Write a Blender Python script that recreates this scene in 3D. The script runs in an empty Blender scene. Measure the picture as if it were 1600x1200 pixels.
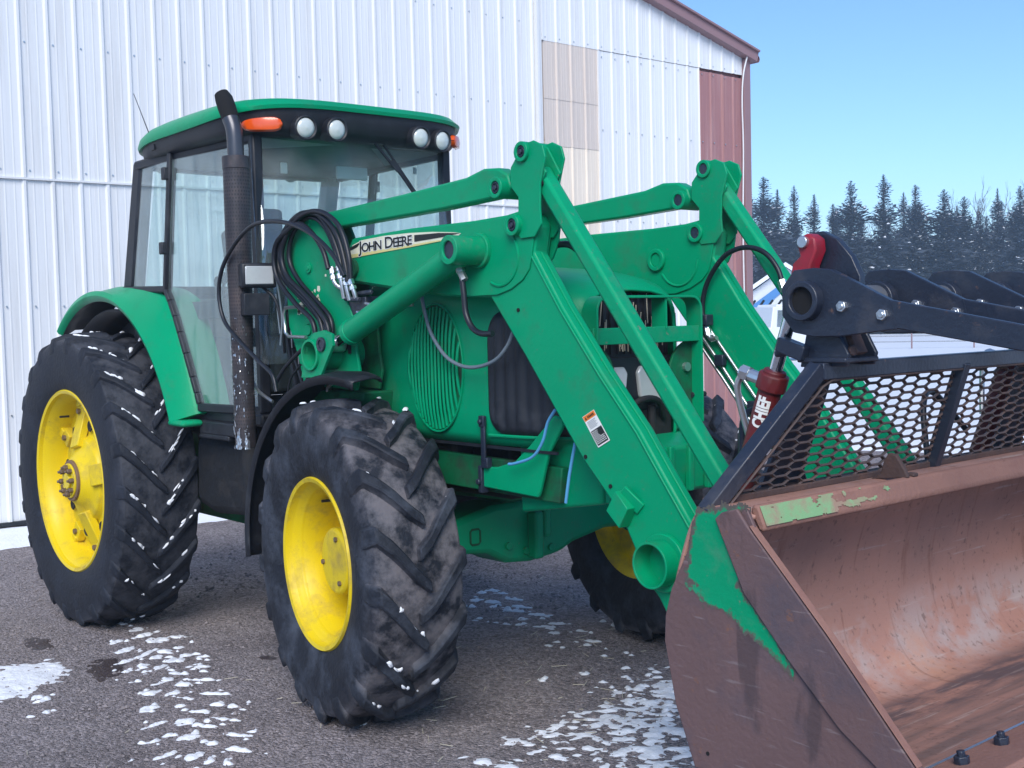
import bpy, bmesh, math, random
from mathutils import Vector, Matrix, noise
R = math.radians
random.seed(7)
scene = bpy.context.scene
COL = scene.collection

# ------------------------------------------------------------------ camera
cam_d = bpy.data.cameras.new('camera')
cam = bpy.data.objects.new('camera', cam_d)
COL.objects.link(cam)
scene.camera = cam
cam_d.sensor_width = 36.0
cam_d.lens = 42.28
cam_d.clip_start = 0.05
cam_d.clip_end = 3000
_yaw, _pit, _rol = 2.44068, -0.053573, -0.023675
_fw = Vector((math.cos(_yaw) * math.cos(_pit), math.sin(_yaw) * math.cos(_pit), math.sin(_pit)))
_r = Vector((math.sin(_yaw), -math.cos(_yaw), 0))
_u = _r.cross(_fw)
_r2 = math.cos(_rol) * _r + math.sin(_rol) * _u
_u2 = -math.sin(_rol) * _r + math.cos(_rol) * _u
_m = Matrix((_r2, _u2, -_fw)).transposed().to_4x4()
_m.translation = Vector((7.443, -3.690, 1.823))
cam.matrix_world = _m

# ------------------------------------------------------------------ sky, sun, exposure
SUN_EL, SUN_AZ = 38.0, -45.0          # azimuth measured from +X towards +Y
world = bpy.data.worlds.new('World')
scene.world = world
world.use_nodes = True
nt = world.node_tree
sky = nt.nodes.new('ShaderNodeTexSky')
sky.sky_type = 'NISHITA'
sky.sun_disc = False
sky.sun_elevation = R(SUN_EL)
sky.sun_rotation = R(90 - SUN_AZ)
sky.altitude = 300
sky.air_density = 1.0
sky.dust_density = 0.0
sky.ozone_density = 8.0
bg = nt.nodes['Background']
nt.links.new(sky.outputs['Color'], bg.inputs['Color'])
bg.inputs['Strength'].default_value = 0.078
sun_d = bpy.data.lights.new('sun', 'SUN')
sun_d.energy = 1.5
sun_d.angle = R(35)
sun_d.color = (1.0, 0.96, 0.90)
sun = bpy.data.objects.new('sun', sun_d)
COL.objects.link(sun)
_d = Vector((math.cos(R(SUN_EL)) * math.cos(R(SUN_AZ)), math.cos(R(SUN_EL)) * math.sin(R(SUN_AZ)), math.sin(R(SUN_EL))))
sun.rotation_euler = _d.to_track_quat('Z', 'Y').to_euler()
sun.location = (5, -6, 12)
scene.view_settings.view_transform = 'Standard'
scene.view_settings.look = 'None'
scene.view_settings.exposure = 1.33
scene.view_settings.gamma = 1.0
scene.view_settings.use_curve_mapping = False
scene.render.engine = 'CYCLES'
scene.cycles.max_bounces = 8
scene.cycles.transparent_max_bounces = 16

# ------------------------------------------------------------------ materials
def lin(h):
    h = h.lstrip('#')
    o = []
    for i in (0, 2, 4):
        c = int(h[i:i + 2], 16) / 255
        o.append(c / 12.92 if c <= 0.04045 else ((c + 0.055) / 1.055) ** 2.4)
    return tuple(o) + (1,)

def pm(name, base, rough=0.5, metal=0.0, var=0.12, vscale=6.0, dirt=None, dirt_amt=0.0, dirt_scale=3.0,
       dirt_lo=0.5, bump=0.0, bscale=40.0, coat=0.0, spec=0.5, stretch=(1, 1, 1), fine=None):
    """principled paint/metal/dirt material with noise variation, dirt blotches and fine relief"""
    m = bpy.data.materials.new(name)
    m.use_nodes = True
    t = m.node_tree
    b = t.nodes['Principled BSDF']
    b.inputs['Roughness'].default_value = rough
    b.inputs['Metallic'].default_value = metal
    b.inputs['Specular IOR Level'].default_value = spec
    if coat:
        b.inputs['Coat Weight'].default_value = coat
        b.inputs['Coat Roughness'].default_value = 0.15
    tc = t.nodes.new('ShaderNodeTexCoord')
    mp = t.nodes.new('ShaderNodeMapping')
    mp.inputs['Scale'].default_value = stretch
    t.links.new(tc.outputs['Object'], mp.inputs['Vector'])
    n1 = t.nodes.new('ShaderNodeTexNoise')
    n1.inputs['Scale'].default_value = vscale
    n1.inputs['Detail'].default_value = 6
    t.links.new(mp.outputs['Vector'], n1.inputs['Vector'])
    mx = t.nodes.new('ShaderNodeMixRGB')
    c = base if len(base) == 4 else tuple(base) + (1,)
    mx.inputs['Color1'].default_value = tuple(max(0, v * (1 - var)) for v in c[:3]) + (1,)
    mx.inputs['Color2'].default_value = tuple(v * (1 + var) for v in c[:3]) + (1,)
    t.links.new(n1.outputs['Fac'], mx.inputs['Fac'])
    last = mx.outputs['Color']
    def blot(last, col, amt, scale, lo, w):
        n2 = t.nodes.new('ShaderNodeTexNoise')
        n2.inputs['Scale'].default_value = scale
        n2.inputs['Detail'].default_value = 9
        n2.inputs['Roughness'].default_value = 0.68
        t.links.new(mp.outputs['Vector'], n2.inputs['Vector'])
        rmp = t.nodes.new('ShaderNodeMapRange')
        rmp.inputs['From Min'].default_value = lo
        rmp.inputs['From Max'].default_value = lo + w
        rmp.inputs['To Max'].default_value = amt
        t.links.new(n2.outputs['Fac'], rmp.inputs['Value'])
        m2 = t.nodes.new('ShaderNodeMixRGB')
        m2.inputs['Color2'].default_value = tuple(col[:3]) + (1,)
        t.links.new(rmp.outputs['Result'], m2.inputs['Fac'])
        t.links.new(last, m2.inputs['Color1'])
        return m2.outputs['Color'], rmp.outputs['Result']
    rg = None
    if dirt is not None:
        last, rg = blot(last, dirt, dirt_amt, dirt_scale, dirt_lo, 0.18)
    if fine is not None:
        last, _ = blot(last, fine[0], fine[1], fine[2], fine[3], 0.06)
    t.links.new(last, b.inputs['Base Color'])
    if rg is not None:
        ma = t.nodes.new('ShaderNodeMapRange')
        ma.inputs['To Min'].default_value = rough
        ma.inputs['To Max'].default_value = min(1, rough + 0.35)
        t.links.new(rg, ma.inputs['Value'])
        t.links.new(ma.outputs['Result'], b.inputs['Roughness'])
    if bump:
        n3 = t.nodes.new('ShaderNodeTexNoise')
        n3.inputs['Scale'].default_value = bscale
        n3.inputs['Detail'].default_value = 8
        t.links.new(mp.outputs['Vector'], n3.inputs['Vector'])
        bp = t.nodes.new('ShaderNodeBump')
        bp.inputs['Strength'].default_value = bump
        bp.inputs['Distance'].default_value = 0.02
        t.links.new(n3.outputs['Fac'], bp.inputs['Height'])
        t.links.new(bp.outputs['Normal'], b.inputs['Normal'])
    return m

M = {}
M['green'] = pm('green_paint', (0.0, 0.305, 0.135), 0.32, var=0.14, vscale=3, dirt=(0.045, 0.19, 0.10), dirt_amt=0.6, dirt_scale=5,
                dirt_lo=0.54, fine=((0.10, 0.19, 0.12), 0.65, 48, 0.63), bump=0.04, bscale=60, spec=0.16)
M['green_worn'] = pm('worn_green_paint', (0.001, 0.305, 0.135), 0.45, var=0.15, vscale=5, dirt=(0.07, 0.24, 0.14), dirt_amt=0.6, dirt_scale=9,
                     dirt_lo=0.52, fine=((0.22, 0.17, 0.14), 0.8, 26, 0.62), bump=0.12, bscale=50, spec=0.16)
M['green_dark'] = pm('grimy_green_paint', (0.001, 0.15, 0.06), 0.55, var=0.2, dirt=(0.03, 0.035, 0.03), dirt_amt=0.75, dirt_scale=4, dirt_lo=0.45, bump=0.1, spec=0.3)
M['yellow'] = pm('yellow_wheel_paint', (0.76, 0.56, 0.006), 0.42, var=0.06, dirt=(0.34, 0.235, 0.07), dirt_amt=0.75, dirt_scale=4, dirt_lo=0.49,
                 fine=((0.15, 0.065, 0.03), 0.9, 24, 0.665), spec=0.4)
M['black'] = pm('black_plastic', (0.012, 0.014, 0.02), 0.5, var=0.2, dirt=(0.05, 0.055, 0.065), dirt_amt=0.5, dirt_scale=8, dirt_lo=0.5, bump=0.05, bscale=120)
M['black_steel'] = pm('black_painted_steel', (0.020, 0.027, 0.046), 0.36, var=0.25, dirt=(0.07, 0.068, 0.075), dirt_amt=0.6, dirt_scale=6, dirt_lo=0.52,
                      fine=((0.14, 0.08, 0.06), 0.8, 22, 0.64), bump=0.1, bscale=70)
M['rubber_hose'] = pm('rubber_hose', (0.010, 0.012, 0.018), 0.42, var=0.2, vscale=30)
M['grime'] = pm('oily_grime', (0.010, 0.011, 0.014), 0.7, var=0.4, vscale=9, dirt=(0.035, 0.03, 0.028), dirt_amt=0.6, dirt_scale=7, bump=0.3, bscale=25)
M['steel'] = pm('galvanised_steel', (0.62, 0.64, 0.66), 0.32, metal=0.9, var=0.15, vscale=20)
M['chrome'] = pm('chrome_rod', (0.75, 0.78, 0.82), 0.12, metal=1.0, var=0.04)
M['bolt'] = pm('rusty_bolt', (0.22, 0.16, 0.12), 0.55, metal=0.6, var=0.3, vscale=60)
M['rust_ring'] = pm('rusty_hub', (0.20, 0.12, 0.07), 0.7, var=0.3, vscale=30, bump=0.2)
M['red'] = pm('red_cylinder_paint', (0.125, 0.012, 0.014), 0.5, var=0.15, dirt=(0.10, 0.05, 0.045), dirt_amt=0.6, dirt_scale=10, dirt_lo=0.5)
M['red_bright'] = pm('red_clevis_paint', (0.33, 0.012, 0.03), 0.4, var=0.1, dirt=(0.12, 0.03, 0.03), dirt_amt=0.5, dirt_scale=12)
M['decal'] = pm('cream_decal', (0.78, 0.76, 0.58), 0.45, var=0.05, dirt=(0.45, 0.42, 0.3), dirt_amt=0.4, dirt_scale=9)
M['decal_yellow'] = pm('yellow_decal', (0.70, 0.62, 0.25), 0.45, var=0.05)
M['ink'] = pm('black_ink', (0.012, 0.014, 0.012), 0.5, var=0.1)
M['white_ink'] = pm('white_ink', (0.82, 0.82, 0.78), 0.5, var=0.03)
M['orange_ink'] = pm('orange_ink', (0.80, 0.22, 0.03), 0.5, var=0.05)
M['blue_tube'] = pm('blue_plastic_tube', (0.10, 0.36, 0.62), 0.35, var=0.1)
M['grey_hose'] = pm('grey_hose', (0.16, 0.20, 0.23), 0.35, var=0.15, vscale=30)
M['seat'] = pm('dark_seat_fabric', (0.035, 0.038, 0.04), 0.85, var=0.2)
M['interior'] = pm('grey_cab_lining', (0.14, 0.15, 0.155), 0.8, var=0.12)
M['headliner'] = pm('pale_headliner', (0.42, 0.43, 0.43), 0.85, var=0.08)
M['snow'] = pm('snow', (0.84, 0.86, 0.90), 0.75, var=0.04, vscale=12, dirt=(0.50, 0.48, 0.48), dirt_amt=0.3, dirt_scale=9, dirt_lo=0.56, bump=0.4, bscale=45)
M['snow_clean'] = pm('clean_snow', (0.84, 0.87, 0.91), 0.8, var=0.03, vscale=0.5, bump=0.25, bscale=3)
M['stone'] = pm('gravel_stone', (0.23, 0.20, 0.20), 0.85, var=0.5, vscale=2.2)
M['straw'] = pm('straw', (0.50, 0.45, 0.36), 0.7, var=0.3, vscale=8)

def lamp_mat(name, base, rough=0.12, trans=0.0):
    m = pm(name, base, rough, var=0.06, vscale=40)
    b = m.node_tree.nodes['Principled BSDF']
    b.inputs['Coat Weight'].default_value = 0.7
    b.inputs['Coat Roughness'].default_value = 0.05
    return m
M['lens'] = lamp_mat('clear_lamp_lens', (0.62, 0.66, 0.62), 0.18)
M['headlens'] = lamp_mat('headlight_lens', (0.50, 0.52, 0.52), 0.15)
M['amber'] = lamp_mat('amber_lens', (0.80, 0.095, 0.006), 0.25)

def glass_mat(name, tint, refl=0.10):
    m = bpy.data.materials.new(name)
    m.use_nodes = True
    t = m.node_tree
    for n in list(t.nodes):
        if n.type != 'OUTPUT_MATERIAL':
            t.nodes.remove(n)
    out = [n for n in t.nodes if n.type == 'OUTPUT_MATERIAL'][0]
    tr = t.nodes.new('ShaderNodeBsdfTransparent')
    tr.inputs['Color'].default_value = tint
    gl = t.nodes.new('ShaderNodeBsdfGlossy')
    gl.inputs['Roughness'].default_value = 0.03
    gl.inputs['Color'].default_value = (0.9, 0.97, 1, 1)
    df = t.nodes.new('ShaderNodeBsdfDiffuse')
    df.inputs['Color'].default_value = (0.62, 0.68, 0.68, 1)
    lw = t.nodes.new('ShaderNodeLayerWeight')
    lw.inputs['Blend'].default_value = 0.5
    pw = t.nodes.new('ShaderNodeMath'); pw.operation = 'POWER'; pw.inputs[1].default_value = 4.0
    t.links.new(lw.outputs['Facing'], pw.inputs[0])
    ml = t.nodes.new('ShaderNodeMath'); ml.operation = 'MULTIPLY'; ml.inputs[1].default_value = 0.6
    t.links.new(pw.outputs[0], ml.inputs[0])
    ad = t.nodes.new('ShaderNodeMath')
    ad.operation = 'ADD'
    ad.inputs[1].default_value = 0.03 + refl
    t.links.new(ml.outputs[0], ad.inputs[0])
    # dusty film, its paleness also mimicking sky reflected in the panes
    nz = t.nodes.new('ShaderNodeTexNoise')
    nz.inputs['Scale'].default_value = 3
    nz.inputs['Detail'].default_value = 6
    mr = t.nodes.new('ShaderNodeMapRange')
    mr.inputs['From Min'].default_value = 0.35
    mr.inputs['From Max'].default_value = 0.75
    mr.inputs['To Min'].default_value = 0.05
    mr.inputs['To Max'].default_value = 0.17
    t.links.new(nz.outputs['Fac'], mr.inputs['Value'])
    m1 = t.nodes.new('ShaderNodeMixShader')
    t.links.new(mr.outputs['Result'], m1.inputs[0])
    t.links.new(tr.outputs[0], m1.inputs[1])
    t.links.new(df.outputs[0], m1.inputs[2])
    m2 = t.nodes.new('ShaderNodeMixShader')
    t.links.new(ad.outputs[0], m2.inputs[0])
    t.links.new(m1.outputs[0], m2.inputs[1])
    t.links.new(gl.outputs[0], m2.inputs[2])
    t.links.new(m2.outputs[0], out.inputs['Surface'])
    return m
M['glass'] = glass_mat('cab_glass', (0.92, 1.0, 0.99, 1), 0.085)
M['glass_grey'] = glass_mat('grey_glass', (0.35, 0.42, 0.45, 1), 0.25)

# ------------------------------------------------------------------ mesh builder
def catmull(pts, n=6):
    p = [Vector(q) for q in pts]
    p = [2 * p[0] - p[1]] + p + [2 * p[-1] - p[-2]]
    o = []
    for i in range(1, len(p) - 2):
        for k in range(n):
            t = k / n
            a, b, c, d = p[i - 1], p[i], p[i + 1], p[i + 2]
            o.append(0.5 * ((2 * b) + (c - a) * t + (2 * a - 5 * b + 4 * c - d) * t * t + (3 * b - a - 3 * c + d) * t ** 3))
    o.append(p[-2])
    return o

class MB:
    def __init__(s):
        s.v, s.f, s.mi = [], [], []
    def add(s, verts, faces, mi=0):
        o = len(s.v)
        s.v += [tuple(q) for q in verts]
        s.f += [tuple(i + o for i in f) for f in faces]
        s.mi += [mi] * len(faces)
        return s
    def box(s, c, d, rot=None, mi=0):
        c = Vector(c)
        v = []
        for x in (-.5, .5):
            for y in (-.5, .5):
                for z in (-.5, .5):
                    q = Vector((x * d[0], y * d[1], z * d[2]))
                    v.append((rot @ q if rot else q) + c)
        return s.add(v, [(0, 1, 3, 2), (4, 6, 7, 5), (0, 4, 5, 1), (2, 3, 7, 6), (0, 2, 6, 4), (1, 5, 7, 3)], mi)
    def bar(s, p0, p1, w, h, up=(0, 1, 0), mi=0):
        """square bar from p0 to p1; w across 'up', h along 'up'"""
        p0, p1 = Vector(p0), Vector(p1)
        d = (p1 - p0)
        L = d.length
        d.normalize()
        u = Vector(up)
        a = d.cross(u)
        if a.length < 1e-5:
            a = d.cross(Vector((1, 0, 0)))
        a.normalize()
        u = a.cross(d)
        rot = Matrix((d, a, u)).transposed()
        return s.box((p0 + p1) / 2, (L, w, h), rot, mi)
    def prism(s, outline, a0, a1, ax='y', mi=0):
        """outline: list of 2D points; ax y: (x,z), ax x: (y,z), ax z: (x,y)"""
        n = len(outline)
        def P(q, a):
            return {'y': (q[0], a, q[1]), 'x': (a, q[0], q[1]), 'z': (q[0], q[1], a)}[ax]
        v = [P(q, a0) for q in outline] + [P(q, a1) for q in outline]
        area = sum(outline[i][0] * outline[(i + 1) % n][1] - outline[(i + 1) % n][0] * outline[i][1] for i in range(n))
        sgn = (area > 0) ^ (ax == 'y') ^ (a1 < a0)
        top = tuple(range(n, 2 * n))
        bot = tuple(reversed(range(n)))
        side = [(i, (i + 1) % n, n + (i + 1) % n, n + i) for i in range(n)]
        fs = [top, bot] + side
        if not sgn:
            fs = [tuple(reversed(f)) for f in fs]
        return s.add(v, fs, mi)
    def tube(s, pts, r, seg=8, caps=True, smooth=0, mi=0, closed=False):
        p = catmull(pts, smooth) if smooth else [Vector(q) for q in pts]
        rr = r if isinstance(r, (list, tuple)) else [r] * len(p)
        n = len(p)
        t0 = (p[1] - p[0]).normalized()
        a = t0.orthogonal().normalized()
        v = []
        for i in range(n):
            if i == 0: t = p[1] - p[0]
            elif i == n - 1: t = p[-1] - p[-2]
            else: t = p[i + 1] - p[i - 1]
            t = t.normalized()
            a = (a - t * a.dot(t)).normalized()
            b = t.cross(a)
            for k in range(seg):
                th = 2 * math.pi * k / seg
                v.append(p[i] + (a * math.cos(th) + b * math.sin(th)) * rr[i])
        f = []
        for i in range(n - 1):
            for k in range(seg):
                k2 = (k + 1) % seg
                f.append((i * seg + k, i * seg + k2, (i + 1) * seg + k2, (i + 1) * seg + k))
        if caps:
            f.append(tuple(reversed(range(seg))))
            f.append(tuple(range((n - 1) * seg, n * seg)))
        return s.add(v, f, mi)
    def cyl(s, p0, p1, r, seg=20, r2=None, mi=0, caps=True):
        return s.tube([p0, p1], [r, r if r2 is None else r2], seg, caps, mi=mi)
    def lathe(s, prof, c, axis, seg=48, mi=0, a0=0.0, a1=2 * math.pi, closed_prof=False):
        """prof: (distance along axis, radius)"""
        c = Vector(c)
        ax = Vector(axis).normalized()
        if abs(ax.y) > 0.9:
            e1 = Vector((1, 0, 0)); e1 = (e1 - ax * e1.dot(ax)).normalized()
        else:
            e1 = ax.orthogonal().normalized()
        e2 = ax.cross(e1)
        full = abs(a1 - a0 - 2 * math.pi) < 1e-6
        ns = seg if full else seg + 1
        v = []
        for i in range(ns):
            th = a0 + (a1 - a0) * i / seg
            d = e1 * math.cos(th) + e2 * math.sin(th)
            for (h, r) in prof:
                v.append(c + ax * h + d * r)
        m = len(prof)
        f = []
        for i in range(seg):
            j = (i + 1) % ns
            for k in range(m if closed_prof else m - 1):
                k2 = (k + 1) % m
                f.append((i * m + k, j * m + k, j * m + k2, i * m + k2))
        return s.add(v, f, mi)
    def ring(s, p0, p1, ro, ri, seg=28, mi=0):
        p0, p1 = Vector(p0), Vector(p1)
        L = (p1 - p0).length
        return s.lathe([(0, ro), (L, ro), (L, ri), (0, ri)], p0, p1 - p0, seg, mi, closed_prof=True)

def keyhole(outline, c, r, n=20):
    """outline with a round hole joined to it by a slit"""
    k = min(range(len(outline)), key=lambda i: math.dist(outline[i], c))
    a0 = math.atan2(outline[k][1] - c[1], outline[k][0] - c[0])
    area = sum(outline[i][0] * outline[(i + 1) % len(outline)][1] - outline[(i + 1) % len(outline)][0] * outline[i][1] for i in range(len(outline)))
    sg = -1 if area > 0 else 1
    hole = [(c[0] + r * math.cos(a0 + sg * 2 * math.pi * i / n), c[1] + r * math.sin(a0 + sg * 2 * math.pi * i / n)) for i in range(n + 1)]
    return outline[:k + 1] + hole + outline[k:]

def link(o, parent=None):
    COL.objects.link(o)
    if parent is not None:
        o.parent = parent
    return o

def obj(name, mb, mat, parent=None, bevel=0.0, smooth=35, kind=None, label=None, recalc=True, bseg=2):
    me = bpy.data.meshes.new(name)
    off = Vector((0, 0, 0))
    p = parent
    while p is not None:
        off += p.location
        p = p.parent
    me.from_pydata([tuple(Vector(q) - off) for q in mb.v], [], mb.f)
    mats = mat if isinstance(mat, (list, tuple)) else [mat]
    for q in mats:
        me.materials.append(q)
    if len(mats) > 1:
        me.polygons.foreach_set('material_index', mb.mi)
    if recalc:
        bm = bmesh.new()
        bm.from_mesh(me)
        bmesh.ops.recalc_face_normals(bm, faces=bm.faces)
        bm.to_mesh(me)
        bm.free()
    if smooth:
        me.polygons.foreach_set('use_smooth', [True] * len(me.polygons))
        me.set_sharp_from_angle(angle=R(smooth))
    me.update()
    o = bpy.data.objects.new(name, me)
    link(o, parent)
    if bevel:
        b = o.modifiers.new('bevel', 'BEVEL')
        b.width = bevel
        b.segments = bseg
        b.limit_method = 'ANGLE'
        b.angle_limit = R(35)
        b.harden_normals = False
    if kind: o['kind'] = kind
    if label: o['label'] = label
    return o

def thing(name, label, cat, loc=(0, 0, 0), group=None):
    o = bpy.data.objects.new(name, None)
    o.empty_display_size = 0.3
    link(o)
    o.location = loc
    o['label'] = label
    o['category'] = cat
    if group: o['group'] = group
    return o

def tag(o, label, cat, group=None):
    o['label'] = label
    o['category'] = cat
    if group: o['group'] = group
    return o

def text_mesh(body, small_caps=False, spacing=1.0, bold_offset=0.0, small=0.8, res=3):
    """returns verts (x,y), faces of flat lettering, normalised to unit height of capitals and its width"""
    cu = bpy.data.curves.new('lettering', 'FONT')
    cu.body = body
    cu.size = 1.0
    cu.space_character = spacing
    cu.offset = bold_offset
    cu.resolution_u = res
    if small_caps:
        cu.small_caps_scale = small
        for ch in cu.body_format:
            ch.use_small_caps = True
    o = bpy.data.objects.new('lettering', cu)
    COL.objects.link(o)
    dg = bpy.context.evaluated_depsgraph_get()
    me = bpy.data.meshes.new_from_object(o.evaluated_get(dg))
    vs = [(v.co.x, v.co.y) for v in me.vertices]
    fs = [tuple(p.vertices) for p in me.polygons]
    bpy.data.objects.remove(o)
    bpy.data.curves.remove(cu)
    bpy.data.meshes.remove(me)
    return vs, fs

def fbm(x, y, z=0.0, o=4):
    return noise.fractal(Vector((x, y, z)), 1.0, 2.0, o)

# =================================================================== GROUND
def gravel_material():
    m = pm('gravel', (0.275, 0.236, 0.238), 0.9, var=0.28, vscale=1.3, dirt=(0.145, 0.118, 0.120), dirt_amt=0.7, dirt_scale=1.1, dirt_lo=0.52,
           fine=((0.36, 0.33, 0.34), 0.8, 75, 0.58), bump=0.0)
    t = m.node_tree
    b = t.nodes['Principled BSDF']
    tc = [n for n in t.nodes if n.type == 'TEX_COORD'][0]
    def vor(scale):
        v = t.nodes.new('ShaderNodeTexVoronoi')
        v.inputs['Scale'].default_value = scale
        v.inputs['Randomness'].default_value = 1
        t.links.new(tc.outputs['Object'], v.inputs['Vector'])
        return v
    v1, v2 = vor(62), vor(150)
    no = t.nodes.new('ShaderNodeTexNoise')
    no.inputs['Scale'].default_value = 26
    no.inputs['Detail'].default_value = 9
    no.inputs['Roughness'].default_value = .7
    t.links.new(tc.outputs['Object'], no.inputs['Vector'])
    # every pebble has its own tone
    src = b.inputs['Base Color'].links[0].from_socket
    for v, lo, hi in ((v1, .62, 1.45), (v2, .72, 1.35)):
        sx_ = t.nodes.new('ShaderNodeSeparateColor')
        t.links.new(v.outputs['Color'], sx_.inputs[0])
        mr = t.nodes.new('ShaderNodeMapRange')
        mr.inputs['To Min'].default_value = lo; mr.inputs['To Max'].default_value = hi
        t.links.new(sx_.outputs[0], mr.inputs['Value'])
        mu = t.nodes.new('ShaderNodeVectorMath'); mu.operation = 'SCALE'
        t.links.new(src, mu.inputs[0]); t.links.new(mr.outputs['Result'], mu.inputs['Scale'])
        src = mu.outputs[0]
    t.links.new(src, b.inputs['Base Color'])
    s1 = t.nodes.new('ShaderNodeMath'); s1.operation = 'MULTIPLY_ADD'; s1.inputs[1].default_value = -0.9
    t.links.new(v1.outputs['Distance'], s1.inputs[0]); t.links.new(no.outputs['Fac'], s1.inputs[2])
    s2 = t.nodes.new('ShaderNodeMath'); s2.operation = 'MULTIPLY_ADD'; s2.inputs[1].default_value = -0.45
    t.links.new(v2.outputs['Distance'], s2.inputs[0]); t.links.new(s1.outputs[0], s2.inputs[2])
    bp = t.nodes.new('ShaderNodeBump')
    bp.inputs['Strength'].default_value = 0.9
    bp.inputs['Distance'].default_value = 0.022
    t.links.new(s2.outputs[0], bp.inputs['Height'])
    t.links.new(bp.outputs['Normal'], b.inputs['Normal'])
    return m
M['gravel'] = gravel_material()

def ground_z(x, y):
    fx = max(0, 1 - max(0, -3.6 - x, x - 8.5) / 1.0) if True else 1
    fy = max(0, 1 - max(0, -3.5 - y, y - 9.0) / 2.0)
    f = min(fx, fy)
    if f <= 0: return 0.0
    return f * (0.012 * fbm(x * 0.9, y * 0.9, 3, 2) + 0.007 * fbm(x * 6, y * 6, 1, 4) - 0.006)

def lines(lo, hi, step, far):
    a = []
    v = lo
    while v < hi:
        a.append(v); v += step
    a.append(hi)
    d, s = 0.4, hi
    while s < far:
        s += d; a.append(s); d *= 1.6
    d, s, pre = 0.4, lo, []
    while s > -far:
        s -= d; pre.append(s); d *= 1.6
    return pre[::-1] + a
gx, gy = lines(-4.2, 6.2, 0.05, 400), lines(-3.0, 8.0, 0.05, 400)
g = MB()
g.v = [(x, y, ground_z(x, y)) for x in gx for y in gy]
ny = len(gy)
g.f = [(i * ny + j, (i + 1) * ny + j, (i + 1) * ny + j + 1, i * ny + j + 1) for i in range(len(gx) - 1) for j in range(ny - 1)]
g.mi = [0] * len(g.f)
obj('ground', g, M['gravel'], kind='structure', smooth=180, recalc=False)

def mask_sheet(bbox, res, fn, h=0.02, base=-0.004, curve=1.0):
    """ragged low mound: fn(x, y) > 0 inside; z follows the ground"""
    x0, x1, y0, y1 = bbox
    nx, ny = int((x1 - x0) / res) + 1, int((y1 - y0) / res) + 1
    val = {}
    for i in range(nx):
        for j in range(ny):
            x, y = x0 + i * res, y0 + j * res
            val[i, j] = fn(x, y)
    mb = MB(); idx = {}
    def vid(i, j):
        if (i, j) not in idx:
            x, y = x0 + i * res, y0 + j * res
            v = val[i, j]
            idx[i, j] = len(mb.v)
            mb.v.append((x, y, ground_z(x, y) + base + h * min(1, max(-0.4, v)) ** 1 if v < 0 else ground_z(x, y) + base + h * min(1.0, v) ** curve))
        return idx[i, j]
    for i in range(nx - 1):
        for j in range(ny - 1):
            if max(val[i, j], val[i + 1, j], val[i, j + 1], val[i + 1, j + 1]) > 0:
                mb.f.append((vid(i, j), vid(i + 1, j), vid(i + 1, j + 1), vid(i, j + 1)))
                mb.mi.append(0)
    return mb

# far snow field: from the yard edge to the horizon
def snow_edge(x):
    return 10.2 + 1.3 * fbm(x * 0.35, 4.0, 0, 3) - 0.25 * (x + 3)
sf = MB()
xs = lines(-12, 14, 0.25, 350)
rows = [0, 0.15, 0.4, 0.9, 1.8, 3.5, 7, 14, 28, 60, 130, 280, 420]
for x in xs:
    for k, d in enumerate(rows):
        y = max(9.0, snow_edge(x) if abs(x) < 40 else 10.5) + d
        z = -0.01 if k == 0 else 0.03 + 0.05 * min(1, d / 6) + (0.04 * fbm(x * 0.4, y * 0.4, 8, 3) if d < 60 else 0)
        sf.v.append((x, y, z))
nr = len(rows)
sf.f = [(i * nr + j, (i + 1) * nr + j, (i + 1) * nr + j + 1, i * nr + j + 1) for i in range(len(xs) - 1) for j in range(nr - 1)]
sf.mi = [0] * len(sf.f)
obj('snow_field', sf, M['snow_clean'], kind='structure', smooth=180, recalc=False)

# bank of snow along the foot of the shed
def bank(x, y):
    e = -2.98 + 0.16 * fbm(y * 0.9, 2, 0, 3) + 0.03 * fbm(y * 7, x * 7, 5, 3)
    return min((e - x) / 0.25, (x + 3.97) / 0.05, 1)
obj('snow_bank', mask_sheet((-4.0, -2.6, -3.0, 8.2), 0.05, bank, 0.035), M['snow'], kind='structure', smooth=180, recalc=False)

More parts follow.
